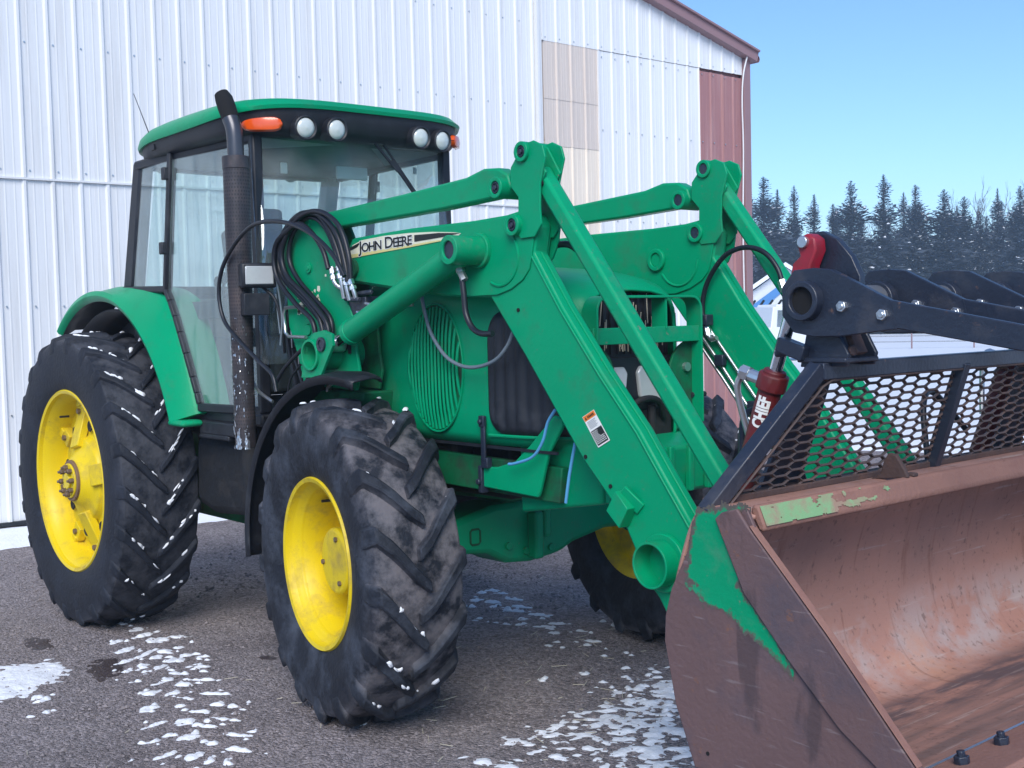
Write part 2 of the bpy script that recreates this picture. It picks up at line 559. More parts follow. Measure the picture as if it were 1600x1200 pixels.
# pressed snow left in tyre tracks: ellipses (x, y, half length vector, half width)
FLK = [[0.217, -0.792, 0.368, 0.93, 0.046, 0.048], [0.425, -0.8, 0.368, 0.93, 0.052, 0.056], [0.631, -1.016, -0.316, 0.949, 0.057, 0.029], [0.822, -1.035, -0.393, 0.92, 0.089, 0.036], [0.603, -0.82, -0.31, 0.951, 0.103, 0.032], [0.755, -0.811, 0.714, 0.7, 0.069, 0.063], [0.765, -0.696, 0.378, 0.926, 0.077, 0.032], [0.987, -0.785, 0.707, 0.707, 0.033, 0.028], [0.997, -1.003, -0.459, 0.888, 0.135, 0.024], [1.017, -0.886, 0.707, 0.707, 0.052, 0.037], [1.17, -0.83, 0.707, 0.707, 0.045, 0.04], [1.277, -0.774, 0.555, 0.832, 0.043, 0.023], [1.044, -1.113, -0.378, 0.926, 0.1, 0.026], [1.096, -0.968, 0.026, 1.0, 0.039, 0.039], [1.232, -0.924, 0.406, 0.914, 0.059, 0.069], [1.448, -0.889, 0.707, 0.707, 0.062, 0.025], [1.229, -1.109, 0.398, 0.918, 0.033, 0.04], [1.319, -1.06, -0.422, 0.907, 0.081, 0.024], [1.267, -1.206, -0.253, 0.967, 0.043, 0.017], [1.485, -1.015, 0.877, 0.481, 0.071, 0.024], [1.698, -0.952, 0.701, 0.713, 0.083, 0.019], [1.546, -1.105, 0.412, 0.911, 0.034, 0.042], [1.463, -1.233, 0.707, 0.707, 0.021, 0.016], [1.69, -1.085, 0.707, 0.707, 0.047, 0.03], [1.694, -1.261, -0.396, 0.918, 0.063, 0.032], [1.775, -1.179, 0.421, 0.907, 0.031, 0.035], [1.92, -1.037, 0.799, 0.602, 0.091, 0.02], [1.907, -1.162, 0.921, 0.39, 0.056, 0.02], [1.924, -1.367, -0.277, 0.961, 0.069, 0.033], [1.986, -1.24, 0.11, 0.994, 0.027, 0.034], [2.122, -1.101, 0.707, 0.707, 0.061, 0.017], [2.187, -1.064, 0.867, 0.499, 0.038, 0.015], [2.147, -1.218, 0.707, 0.707, 0.059, 0.023], [2.347, -1.18, 0.859, 0.513, 0.078, 0.019], [2.224, -1.328, -0.232, 0.973, 0.065, 0.047], [2.352, -1.295, 0.855, 0.519, 0.066, 0.024], [2.16, -1.448, -0.246, 0.969, 0.077, 0.021], [2.345, -1.465, 0.447, 0.894, 0.025, 0.031], [2.444, -1.404, -0.205, 0.979, 0.063, 0.044], [2.385, -1.536, -0.113, 0.994, 0.044, 0.013], [2.572, -1.239, 0.857, 0.516, 0.091, 0.021], [2.576, -1.371, 0.901, 0.434, 0.06, 0.028], [2.754, -1.334, 0.894, 0.447, 0.065, 0.022], [2.593, -1.597, -0.287, 0.958, 0.073, 0.021], [2.688, -1.499, -0.406, 0.914, 0.069, 0.033], [2.793, -1.483, 0.69, 0.724, 0.029, 0.026], [2.847, -1.428, 0.669, 0.743, 0.013, 0.03], [2.367, -1.595, 0.707, 0.707, 0.02, 0.014], [1.632, -1.751, 0.707, 0.707, 0.024, 0.045], [1.361, -1.718, 0.707, 0.707, 0.033, 0.032], [1.416, -1.687, 0.431, 0.902, 0.025, 0.032], [1.174, 1.291, 0.853, 0.523, 0.036, 0.045], [1.32, 1.123, 0.836, 0.548, 0.035, 0.053], [1.449, 1.154, 0.843, 0.538, 0.056, 0.042], [1.489, 1.31, 0.841, 0.541, 0.083, 0.021], [1.675, 1.22, 0.841, 0.541, 0.067, 0.025], [1.706, 1.117, 0.842, 0.54, 0.08, 0.03], [1.908, 1.168, 0.839, 0.544, 0.085, 0.029], [1.454, 0.991, 0.852, 0.524, 0.031, 0.035], [1.556, 1.067, 0.838, 0.546, 0.027, 0.036], [1.896, 1.022, 0.838, 0.546, 0.027, 0.033], [1.716, 0.839, 0.825, 0.565, 0.023, 0.024], [1.919, 0.873, 0.848, 0.53, 0.019, 0.024], [2.001, 0.947, 0.832, 0.555, 0.022, 0.028], [2.142, 1.091, 0.83, 0.557, 0.088, 0.019], [2.154, 0.983, 0.834, 0.552, 0.074, 0.023], [2.299, 0.932, 0.836, 0.549, 0.038, 0.03], [2.388, 1.058, 0.832, 0.555, 0.043, 0.013], [2.394, 1.319, 0.852, 0.524, 0.015, 0.046], [2.587, 0.957, 0.832, 0.555, 0.058, 0.021], [2.484, 0.718, 0.832, 0.555, 0.032, 0.016], [2.628, 0.878, 0.821, 0.571, 0.028, 0.021], [3.002, 0.512, 0.825, 0.565, 0.023, 0.024], [2.92, 0.284, 0.794, 0.607, 0.021, 0.016], [3.251, 0.447, 0.809, 0.588, 0.014, 0.02], [3.483, 0.337, 0.814, 0.581, 0.034, 0.054], [3.369, 0.511, 0.8, 0.6, 0.035, 0.07], [3.338, 0.479, 0.793, 0.61, 0.016, 0.029], [3.287, 0.73, 0.822, 0.569, 0.032, 0.022], [3.511, 0.518, 0.802, 0.597, 0.049, 0.025], [3.631, 0.444, 0.803, 0.596, 0.039, 0.059], [3.726, 0.313, 0.808, 0.589, 0.046, 0.034], [3.462, 0.629, 0.832, 0.555, 0.018, 0.032], [2.887, 0.918, 0.817, 0.577, 0.021, 0.02], [3.079, 0.707, 0.822, 0.569, 0.016, 0.014], [3.256, 0.585, 0.781, 0.625, 0.013, 0.02], [1.157, 1.375, 0.849, 0.528, 0.044, 0.035], [1.296, 1.367, 0.856, 0.517, 0.05, 0.023]]
_rc = random.Random(77)
FLK = [f for f in FLK]
for f in list(FLK):
    for k in range(_rc.randint(1, 3)):
        FLK.append([f[0] + _rc.gauss(0, .06), f[1] + _rc.gauss(0, .05), f[2], f[3], _rc.uniform(.010, .030), _rc.uniform(.008, .014)])
def flake_fn(x, y):
    best = -1
    for (cx, cy, ux, uy, L, W) in FLK_NEAR(x, y):
        dx, dy = x - cx, y - cy
        a = (dx * ux + dy * uy) / L
        b = (-dx * uy + dy * ux) / W
        d = 1 - (a * a + b * b)
        if d > best: best = d
    if best <= -0.9: return -1
    return best * 0.8 + 0.8 * fbm(x * 24, y * 24, 2, 4)
_cells = {}
for fl in FLK:
    r = fl[4] * 1.6 + 0.02
    for i in range(int((fl[0] - r) // 0.2), int((fl[0] + r) // 0.2) + 1):
        for j in range(int((fl[1] - r) // 0.2), int((fl[1] + r) // 0.2) + 1):
            _cells.setdefault((i, j), []).append(fl)
def FLK_NEAR(x, y):
    return _cells.get((int(x // 0.2), int(y // 0.2)), ())
tr = mask_sheet((0.0, 4.4, -2.4, 1.9), 0.0095, flake_fn, 0.014, -0.002)
obj('track_snow', tr, M['snow'], kind='stuff', smooth=180, recalc=False)

def patch_fn(x, y):
    # left patch near the frame edge
    d1 = 1 - (((x - 0.98) * 0.9 + (y + 1.66) * 0.3) / 0.30) ** 2 - ((y + 1.72) / 0.33) ** 2 * 0.9
    # patch beside the bucket
    d2 = min((x - 3.32 - 0.45 * (0.35 - y) * 0.55) / 0.22, (5.2 - x) / 0.3, 1.3 - abs(y - 0.25) / 0.75)
    a = d1 + 0.5 * fbm(x * 7, y * 7, 9, 4) + 0.5 * fbm(x * 21, y * 21, 3, 3)
    b = d2 * 0.50 - 0.12 + 0.6 * fbm(x * 5, y * 5, 6, 5) + 0.9 * fbm(x * 19, y * 19, 2, 4)
    return max(a if d1 > -1 else -1, b if d2 > -0.6 else -1)
obj('snow_patch', mask_sheet((0.4, 5.2, -2.2, 1.6), 0.015, patch_fn, 0.014), M['snow'], kind='stuff', smooth=180, recalc=False)

# dark wet spots
WETS = [(1.13, -1.27, .20, .075, -.35), (0.33, -1.36, .17, .06, -.2), (1.55, -0.52, .05, .02, .2)]
def wet_fn(x, y):
    v = -1
    for (cx, cy, L, W, a) in WETS:
        dx, dy = x - cx, y - cy
        u, w_ = dx * math.cos(a) + dy * math.sin(a), -dx * math.sin(a) + dy * math.cos(a)
        v = max(v, 1 - (u / L) ** 2 - (w_ / W) ** 2)
    return v * .6 + .6 * fbm(x * 14, y * 14, 7, 3) if v > -1 else -1
M['wet'] = pm('wet_soil', (0.050, 0.036, 0.040), 0.55, var=.3, vscale=20, bump=.5, bscale=60)
obj('wet_patch', mask_sheet((0.0, 1.9, -1.7, -0.3), 0.015, wet_fn, 0.004, 0.0015), M['wet'], kind='stuff', smooth=180, recalc=False)

# loose stones and straw
st = MB()
rs = random.Random(11)
OCT = [(1, 0, 0), (-1, 0, 0), (0, 1, 0), (0, -1, 0), (0, 0, 1), (0, 0, -1)]
OF = [(0, 2, 4), (2, 1, 4), (1, 3, 4), (3, 0, 4), (2, 0, 5), (1, 2, 5), (3, 1, 5), (0, 3, 5)]
for i in range(30000):
    x, y = rs.uniform(-2.6, 5.2), rs.uniform(-2.4, 4.6)
    s = 0.003 + 0.013 * rs.random() ** 5
    if fbm(x * 1.2, y * 1.2, 5, 2) < -0.25 + 0.5 * rs.random() - 0.3: continue
    th = rs.uniform(0, 6.28); c, sn = math.cos(th), math.sin(th)
    q = [rs.uniform(.6, 1.4) for _ in range(6)]
    v = []
    for k, (a, b, d) in enumerate(OCT):
        a, b, d = a * q[k] * s, b * q[k] * s, d * q[k] * s * 0.7
        v.append((x + a * c - b * sn, y + a * sn + b * c, ground_z(x, y) + s * 0.25 + d))
    st.add(v, OF)
obj('loose_gravel', st, M['stone'], kind='stuff', smooth=0, recalc=False)
sw = MB()
for i in range(80):
    x, y = (rs.uniform(1.6, 3.8), rs.uniform(-1.0, 1.0)) if i % 3 else (rs.uniform(0, 3.6), rs.uniform(-2.2, 2))
    th, L = rs.uniform(0, 3.14), rs.uniform(0.02, 0.085)
    z = ground_z(x, y) + 0.005
    p0 = (x, y, z); p1 = (x + L * math.cos(th), y + L * math.sin(th), z + rs.uniform(0, 0.008))
    sw.bar(p0, p1, 0.003, 0.003, (0, 0, 1))
obj('loose_straw', sw, M['straw'], kind='stuff', smooth=0, recalc=False)

# =================================================================== SHED
M['wall_white'] = pm('white_sheet_metal', (0.80, 0.805, 0.805), 0.42, var=0.03, vscale=1.2, dirt=(0.60, 0.585, 0.56), dirt_amt=0.5, dirt_scale=1.6,
                     stretch=(1, 4, 0.25), spec=0.4, bump=0.22, bscale=1.6)
M['wall_red'] = pm('faded_red_sheet_metal', (0.36, 0.17, 0.165), 0.55, var=0.08, vscale=2, dirt=(0.46, 0.30, 0.29), dirt_amt=0.5, dirt_scale=2, stretch=(1, 4, 0.3))
M['trim_red'] = pm('faded_red_trim', (0.29, 0.17, 0.175), 0.5, var=0.06, vscale=2)
M['fibre_top'] = pm('grey_fibreglass_sheet', (0.68, 0.585, 0.51), 0.5, var=0.10, vscale=5, dirt=(0.56, 0.46, 0.39), dirt_amt=0.5, stretch=(1, 6, 0.25))
M['fibre_mid'] = pm('pale_fibreglass_sheet', (0.84, 0.73, 0.60), 0.5, var=0.10, vscale=5, dirt=(0.66, 0.55, 0.45), dirt_amt=0.5, stretch=(1, 6, 0.25))
M['fibre_low'] = pm('cream_fibreglass_sheet', (0.88, 0.755, 0.57), 0.5, var=0.10, vscale=5, dirt=(0.70, 0.58, 0.47), dirt_amt=0.5, stretch=(1, 6, 0.25))
M['white_trim'] = pm('white_trim_metal', (0.78, 0.78, 0.77), 0.4, var=0.03)
WX = -3.94
shed = thing('metal_shed', 'large shed clad in ribbed white metal with red corner panels and a yellowed fibreglass strip', 'shed', (WX, 2.0, 0))
def roof_z(y):
    return 6.084 - 0.252 * (y - 8.369) if y > 2 else 6.084 - 0.252 * (2 - 8.369) - 0.252 * (2 - y)
def panel(name, y0, y1, z0, z1, mat, pitch, start, dx=0.0, hgt=0.018):
    ys = [(y0, 0.0)]
    k = math.floor((y0 - start) / pitch) - 1
    while start + k * pitch < y1 + pitch:
        c = start + k * pitch
        for o, h in ((-0.026, 0), (-0.011, hgt), (0.011, hgt), (0.026, 0),
                     (pitch / 3 - .010, 0), (pitch / 3 - .004, .002), (pitch / 3 + .004, .002), (pitch / 3 + .010, 0),
                     (2 * pitch / 3 - .010, 0), (2 * pitch / 3 - .004, .002), (2 * pitch / 3 + .004, .002), (2 * pitch / 3 + .010, 0)):
            if y0 + 1e-4 < c + o < y1 - 1e-4: ys.append((c + o, h))
        k += 1
    ys.append((y1, 0.0))
    mb = MB()
    for y, h in ys:
        zt = z1(y) if callable(z1) else z1
        for z in (z0, zt):
            mb.v.append((WX + dx + h, y, z))
    n = len(ys)
    mb.f = [(2 * i, 2 * i + 2, 2 * i + 3, 2 * i + 1) for i in range(n - 1)]
    mb.mi = [0] * len(mb.f)
    # returned edge (sheet thickness) on both long sides
    for e in (0, n - 1):
        y = ys[e][0]
        a = len(mb.v)
        zt = z1(y) if callable(z1) else z1
        mb.v += [(WX + dx - 0.02, y, z0), (WX + dx - 0.02, y, zt)]
        mb.f.append((2 * e, 2 * e + 1, a + 1, a)); mb.mi.append(0)
    o = obj(name, mb, mat, shed, smooth=0, recalc=False)
    return o
P1, S1, P2, S2 = 0.2608, 0.106, 0.248, 6.531
y = S1 - P1 / 2 - 3 * P1 * 8
k = 0
while y < 6.39:
    y1 = min(y + 3 * P1, 6.395)
    panel('wall_panel', y, y1, 0.075, 3.212, M['wall_white'], P1, S1, 0.0012 * (k % 2))
    panel('wall_panel', y, y1, 3.232, roof_z, M['wall_white'], P1, S1, 0.008 + 0.0012 * (k % 2))
    y = y1; k += 1
fl = MB(); fl.box((WX + 0.014, 0.0 + 0.0, 3.222), (0.030, 12.78, 0.018))
obj('seam_flashing', fl, M['white_trim'], shed)
fl = MB(); fl.box((WX + 0.01, 0.0, 0.055), (0.05, 12.78, 0.035))
obj('door_seal', fl, M['black'], shed)
fl = MB(); fl.box((WX + 0.035, 6.415, 3.05), (0.07, 0.035, 6.0))
obj('door_edge_trim', fl, M['white_trim'], shed)
fl = MB(); fl.box((WX + 0.012, 6.475, 3.22), (0.02, 0.075, 6.5))
obj('door_jamb', fl, M['white_trim'], shed)
y, k = 6.515, 0
while y < 10.44:
    y1 = min(y + 3 * P2 + (0.05 if k == 0 else 0), 10.45)
    panel('wall_panel', y, y1, 5.312, roof_z, M['wall_white'], P2, S2, 0.008 + 0.0012 * (k % 2))
    y = y1; k += 1
panel('fibreglass_panel', 6.545, 7.500, 4.08, 5.325, M['fibre_top'], P2, S2, 0.004)
panel('fibreglass_panel', 6.545, 7.500, 2.60, 4.06, M['fibre_mid'], P2, S2, 0.003)
panel('fibreglass_panel', 6.545, 7.500, 0.075, 2.58, M['fibre_low'], P2, S2, 0.002)
for zz, hh, mt in ((4.68, 0.17, 'fibre_top'), (4.06, 0.10, 'fibre_top'), (2.59, 0.10, 'fibre_mid')):
    panel('girt_band', 6.548, 7.497, zz - hh / 2, zz + hh / 2, M[mt], P2, S2, 0.009)  # strips added to mimic girts showing dark through the sheet
y, k = 7.503, 0
while y < 9.49:
    y1 = min(y + 3 * P2 + (0.2 if k == 0 else 0), 9.50)
    panel('wall_panel', y, y1, 0.075, 5.308, M['wall_white'], P2, S2, 0.0012 * (k % 2))
    y = y1; k += 1
panel('red_panel', 9.502, 10.0, 0.075, 5.272, M['wall_red'], P2, S2, 0.001)
panel('red_panel', 10.0, 10.45, 0.075, 5.262, M['wall_red'], P2, S2, 0.002)
fl = MB(); fl.box((WX + 0.006, 7.502, 2.70), (0.05, 0.022, 5.2))
obj('seam_trim', fl, M['white_trim'], shed)
ct = MB(); ct.box((WX + 0.012, 10.515, 2.82), (0.075, 0.13, 5.44)); ct.box((WX - 0.06, 10.585, 2.82), (0.22, 0.018, 5.44))
obj('corner_trim', ct, M['trim_red'], shed, bevel=0.004)
for sgn in (1, -1):
    rk = MB()
    y0, ye = 2.0, 10.66 if sgn > 0 else -6.66
    a, b = roof_z(2.0), roof_z(2 + abs(ye - 2))
    rk.bar((WX + 0.06, y0, a + 0.075), (WX + 0.06, ye, b + 0.075), 0.17, 0.15, (0, 0, 1))
    rk.bar((WX + 0.165, y0, a + 0.145), (WX + 0.165, ye, b + 0.145), 0.045, 0.03, (0, 0, 1))
    obj('rake_trim', rk, M['trim_red'], shed, bevel=0.004)
    rf = MB()
    rf.bar((WX - 8, y0, a + 0.13), (WX - 8, ye, b + 0.13), 15.9, 0.06, (0, 0, 1))
    obj('roof', rf, M['wall_red'], shed)
gt = MB(); gt.ring((WX + 0.10, 10.70, 5.56), (WX - 16, 10.70, 5.56), 0.055, 0.045, 16)
obj('gutter', gt, M['trim_red'], shed)
sd = MB(); sd.box((WX - 8.03, 10.54, 2.78), (15.9, 0.06, 5.5)); sd.box((WX - 8.03, -6.5, 2.78), (15.9, 0.06, 5.5))
sd.prism([(-6.45, 0.02), (10.45, 0.02), (10.45, roof_z(10.45) - .02), (2, roof_z(2) - .02), (-6.45, roof_z(-6.45 + 0) - .02)], WX - 0.10, WX - 0.05, 'x')
obj('side_wall', sd, M['wall_red'], shed, smooth=0)
sc = MB()
for k in range(-24, 25):
    for zz in (4.47, 3.30, 2.05, 1.05, 5.5):
        yy = S1 + k * P1 + 0.05
        if yy < 6.37: sc.cyl((WX + 0.008, yy, zz), (WX + 0.0165, yy, zz), 0.0085, 7)
for k in range(0, 16):
    for zz in (5.36, 4.28, 3.1, 5.23, 2.0):
        yy = S2 + k * P2 + 0.05
        if 7.52 < yy < 10.4 or (zz == 5.36 and yy > 6.55): sc.cyl((WX + 0.004, yy, zz), (WX + 0.0165, yy, zz), 0.0085, 7)
obj('screws', sc, M['steel'], shed, kind='stuff')
cb = MB()
cb.tube([(WX + 0.12, 10.46, 5.62), (WX + 0.075, 10.40, 5.30), (WX + 0.07, 10.37, 4.9), (WX + 0.065, 10.39, 4.2), (WX + 0.068, 10.355, 3.0), (WX + 0.065, 10.37, 1.6), (WX + 0.065, 10.35, 0.3)], 0.011, 7, smooth=6)
obj('cable', cb, M['white_trim'], shed)

# =================================================================== BACKGROUND
M['needle'] = pm('spruce_needles', (0.046, 0.060, 0.080), 0.8, var=0.35, vscale=0.7)  # needle colour lightened and blued to mimic distance haze
M['bark'] = pm('bark', (0.085, 0.07, 0.06), 0.9, var=0.3)
M['twig'] = pm('bare_twigs', (0.13, 0.10, 0.095), 0.9, var=0.2)
def spruce_meshes(seed, H, rmax):
    r = random.Random(seed)
    cr = MB()
    nb = 900
    th0 = r.uniform(0, 6)
    for i in range(nb):
        t = (i / nb) ** 0.85
        z = 0.25 + t * (H - 0.35)
        rad = rmax * (1 - t) ** 0.72 * (0.50 + 0.62 * r.random()) * (0.84 + 0.26 * math.sin(t * (24 + 4 * (seed % 4)) + seed)) * (1 + .22 * math.sin(th0 + i * 2.39996) ) + 0.03
        th = i * 2.39996 + r.uniform(-.5, .5)
        c, s = math.cos(th), math.sin(th)
        droop = 0.28 - 0.5 * t
        n = 6 if rad > 0.9 else (4 if rad > .4 else 2)
        for k in range(n):
            u = (k + 0.55 + r.uniform(-.2, .2)) / n
            px, pz = rad * u, z - droop * rad * u * u + 0.10 * u * (1 if u > .7 else 0)
            L = (0.08 + 0.25 * min(rad, 1.8)) * r.uniform(.7, 1.4)
            W = L * r.uniform(.42, .7)
            wob = r.uniform(-.35, .35) * rad * 0.5
            ctr = Vector((c * px - s * wob, s * px + c * wob, pz))
            d = Vector((c + r.uniform(-.6, .6), s + r.uniform(-.6, .6), -droop + r.uniform(-.3, .25))).normalized()
            sd = d.cross(Vector((r.uniform(-.5, .5), r.uniform(-.5, .5), 1))).normalized()
            tip = ctr + d * L * 0.6
            mid1, mid2 = ctr + sd * W * 0.5 - Vector((0, 0, W * .25)), ctr - sd * W * 0.5 - Vector((0, 0, W * .25))
            bk = ctr - d * L * 0.6
            snow = r.random() < 0.06 and t < 0.93
            cr.add([bk, mid1, tip, mid2, ctr], [(0, 1, 4), (1, 2, 4), (2, 3, 4), (3, 0, 4)], 0)
            if snow:
                up = Vector((0, 0, 0.05))
                q = r.uniform(.4, .8)
                cr.add([ctr + (p - ctr) * q + up for p in (bk, mid1, tip, mid2)] + [ctr + up * 1.8], [(0, 1, 4), (1, 2, 4), (2, 3, 4), (3, 0, 4)], 1)
    tk = MB()
    tk.tube([(0, 0, -0.2), (0.02, 0.01, H * .5), (0, 0, H)], [0.17, 0.09, 0.015], 7)
    return cr, tk
protos = []
TREES = [(-55.62, 75.34, 11.8), (-52.72, 73.55, 12.5), (-53.34, 76.16, 11.7), (-51.46, 75.83, 11.8), (-51.3, 78.26, 11.2), (-50.21, 79.24, 10.4), (-46.55, 76.32, 11.7),
         (-44.32, 77.29, 12.0), (-46.57, 83.66, 11.2), (-43.42, 80.17, 11.3), (-41.52, 81.06, 10.8), (-43.25, 87.08, 10.7), (-40.19, 83.97, 9.0), (-40.46, 87.14, 11.1),
         (-37.71, 85.32, 10.9), (-35.6, 83.47, 10.3)]
TL = ['dark spruce mostly hidden behind the red corner of the shed',
      'tall snow-flecked spruce standing nearest the red shed corner with its whole top clear',
      'slightly lower spruce, second top to the right of the shed corner',
      'pointed spruce, third top to the right of the shed corner above the green loader link',
      'short narrow spruce, fourth top from the shed, left of the red clevis',
      'low spruce in the dip between two tall trees, above the red clevis',
      'tall open-branched spruce with wide layered limbs above the black horn plate',
      'tallest slim spruce of the row, its spire highest above the black grapple',
      'spruce with a blunt top just right of the tallest spire',
      'pointed spruce, second top to the right of the tallest spire',
      'dense broad spruce, third top right of the tallest spire, before bare twigs',
      'rounded dense spruce left of the gap where bare trees show',
      'lowest spruce in the gap below the bare trees',
      'slim spruce right of the gap, in front of bare trees',
      'broad dark spruce at the right edge of the picture',
      'spruce beyond the right edge, only its left limbs showing']
def add_tree(root, meshes, loc, sc, rz):
    root.location = loc; root.scale = sc; root.rotation_euler = (0, 0, rz)
proto_objs = []
for pi, (sd, rmx) in enumerate(((1, 2.6), (5, 3.1), (9, 2.1), (14, 2.9), (22, 2.4))):
    cr, tk = spruce_meshes(sd, 11.0, rmx)
    root = thing('spruce_tree', 'x', 'tree', (0, 0, 0), 'spruce trees behind the yard')
    c = obj('crown', cr, [M['needle'], M['snow_clean']], root, smooth=0, recalc=False)
    t = obj('trunk', tk, M['bark'], root)
    proto_objs.append((root, c, t))
used = set()
def plant(pi, loc, s, sxy, rz, label):
    root, c, t = proto_objs[pi]
    if pi in used:
        r2 = root.copy(); COL.objects.link(r2)
        for ch in (c, t):
            q = ch.copy(); COL.objects.link(q); q.parent = r2
    else:
        r2 = root; used.add(pi)
    r2.location = loc; r2.scale = (sxy, sxy, s); r2.rotation_euler = (0, 0, rz)
    r2['label'] = label
rt = random.Random(5)
for i, (x, y, h) in enumerate(TREES):
    pi = (0, 3, 2, 4, 2, 0, 1, 4, 0, 3, 1, 1, 3, 2, 1, 0)[i]
    plant(pi, (x, y, 0), (h + 0.15) / 11.0, 1.0 * (h / 11) * rt.uniform(.85, 1.25), rt.uniform(0, 6.28), TL[i])
for i in range(44):
    f = i / 43
    x, y = -60 + 30 * f + rt.uniform(-.8, .8), 78 + 15 * f + rt.uniform(0, 6) + 3
    plant(rt.choice((0, 1, 3, 3, 4)), (x, y, 0), rt.choice((rt.uniform(7.6, 9.4), rt.uniform(9.2, 11.3))) / 11, rt.uniform(.9, 1.3), rt.uniform(0, 6.28), 'dark spruce filling the second row behind the front spruces')
for i in range(26):
    f = i / 25
    x, y = -55 + 24 * f + rt.uniform(-.6, .6), 71.5 + 13 * f + rt.uniform(-1, 2)
    plant(rt.choice((0, 1, 2, 3, 4)), (x, y, 0), rt.uniform(4.0, 6.8) / 11, rt.uniform(0.8, 1.05), rt.uniform(0, 6.28), 'small young spruce at the foot of the tall spruce row')
# bare trees
def bare_tree(seed, H):
    r = random.Random(seed)
    mb = MB()
    def grow(p, d, L, rad, lev):
        q = p + d * L
        mb.tube([p, (p + q) / 2 + Vector((r.uniform(-.06, .06), r.uniform(-.06, .06), 0)) * L, q], [rad, rad * .8, rad * .6], 4, caps=False)
        if lev == 0: return
        for k in range(3 if lev > 1 else 4):
            nd = (d + Vector((r.uniform(-.6, .6), r.uniform(-.6, .6), r.uniform(0, .35)))).normalized()
            grow(p + (q - p) * r.uniform(.6, 1), nd, L * r.uniform(.55, .8), rad * .55, lev - 1)
    grow(Vector((0, 0, -0.1)), Vector((0, 0, 1)), H * .36, 0.20, 5)
    return mb
bproto = None
for i, (x, y, h) in enumerate(((-45.5, 92, 14.5), (-43.0, 94, 14.0), (-40.5, 94.5, 15), (-38.2, 95.5, 15), (-52.5, 88.5, 13), (-36, 97, 15))):
    if bproto is None:
        root = tag(obj('bare_tree', bare_tree(4, 10.0), M['twig'], None, smooth=0, recalc=False), 'leafless tree with fine pale twigs rising behind the spruces', 'tree', 'bare trees behind the spruces')
        bproto = root
    else:
        root = bproto.copy(); COL.objects.link(root)
    root.location = (x, y, 0); root.scale = (0.85, 0.85, h / 11.0); root.rotation_euler = (0, 0, i * 1.3)

# blue and white barn
M['barn_white'] = pm('pale_barn_siding', (0.66, 0.68, 0.70), 0.6, var=0.04)
M['barn_blue'] = pm('blue_barn_trim', (0.06, 0.22, 0.50), 0.5, var=0.05)
M['yard_grey'] = pm('weathered_grey', (0.30, 0.31, 0.33), 0.8, var=0.2)
M['yellow_machine'] = pm('yellow_machine_paint', (0.75, 0.50, 0.02), 0.5, var=0.1)
_bd = Vector((-29.73 - 7.443, 45.93 + 3.69, 0)).normalized()       # line of sight to the barn
_br = Vector((_bd.y, -_bd.x, 0))                                      # to its right
bo = Vector((-29.9, 45.8, 0))
barn = thing('barn', 'small pale barn with snowy roof and blue gable trim beyond the shed corner', 'barn', bo)
def BP(u, v, z): return bo + _br * u + _bd * v + Vector((0, 0, z))
w = MB()
w.add([BP(-2.6, 0, -.1), BP(1.5, 0, -.1), BP(1.5, 0, 3.1), BP(0.1, 0, 4.1), BP(-2.6, 0, 2.2), BP(-2.6, 8, -.1), BP(1.5, 8, -.1), BP(1.5, 8, 3.1), BP(0.1, 8, 4.1), BP(-2.6, 8, 2.2)],
      [(0, 1, 2, 3, 4), (5, 9, 8, 7, 6), (0, 5, 6, 1), (1, 6, 7, 2), (4, 9, 5, 0), (3, 8, 9, 4), (2, 7, 8, 3)])
obj('wall', w, M['barn_white'], barn, smooth=0)
for (a, b, mt, nm) in (((0.1, 4.13), (-3.0, 2.05), 'snow_clean', 'snowy_roof'), ((0.1, 4.13), (1.95, 2.88), 'snow_clean', 'snowy_roof')):
    rf = MB()
    rf.add([BP(a[0], -.4, a[1]), BP(b[0], -.4, b[1]), BP(b[0], 8.3, b[1]), BP(a[0], 8.3, a[1]), BP(a[0], -.4, a[1] + .22), BP(b[0], -.4, b[1] + .22), BP(b[0], 8.3, b[1] + .22), BP(a[0], 8.3, a[1] + .22)],
           [(0, 1, 2, 3), (4, 7, 6, 5), (0, 4, 5, 1), (1, 5, 6, 2), (2, 6, 7, 3), (3, 7, 4, 0)])
    obj(nm, rf, M[mt], barn, smooth=0)
bt = MB()
bt.add([BP(-1.7, -.06, 2.15), BP(-1.1, -.06, 2.0), BP(0.0, -.06, 2.95), BP(-0.25, -.06, 3.2), BP(-1.7, -.01, 2.15), BP(-1.1, -.01, 2.0), BP(0.0, -.01, 2.95), BP(-0.25, -.01, 3.2)],
       [(0, 1, 2, 3), (4, 7, 6, 5), (0, 4, 5, 1), (1, 5, 6, 2), (2, 6, 7, 3), (3, 7, 4, 0)])
obj('blue_trim', bt, M['barn_blue'], barn, smooth=0)
# railing in front of the barn
rl = thing('yard_railing', 'grey post and rail yard fence in front of the pale barn', 'fence', tuple(bo - _bd * 4))
ro = bo - _bd * 4
for k in range(9):
    p = MB(); q = ro + _br * (-3.2 + k * 0.62); p.box(q + Vector((0, 0, .9)), (0.07, 0.07, 1.9))
    obj('post', p, M['yard_grey'], rl)
for z in (1.75, 1.2, .65):
    p = MB(); p.bar(ro + _br * -3.4 + Vector((0, 0, z)), ro + _br * 2.2 + Vector((0, 0, z)), 0.04, 0.09, (0, 0, 1))
    obj('rail', p, M['yard_grey'], rl)

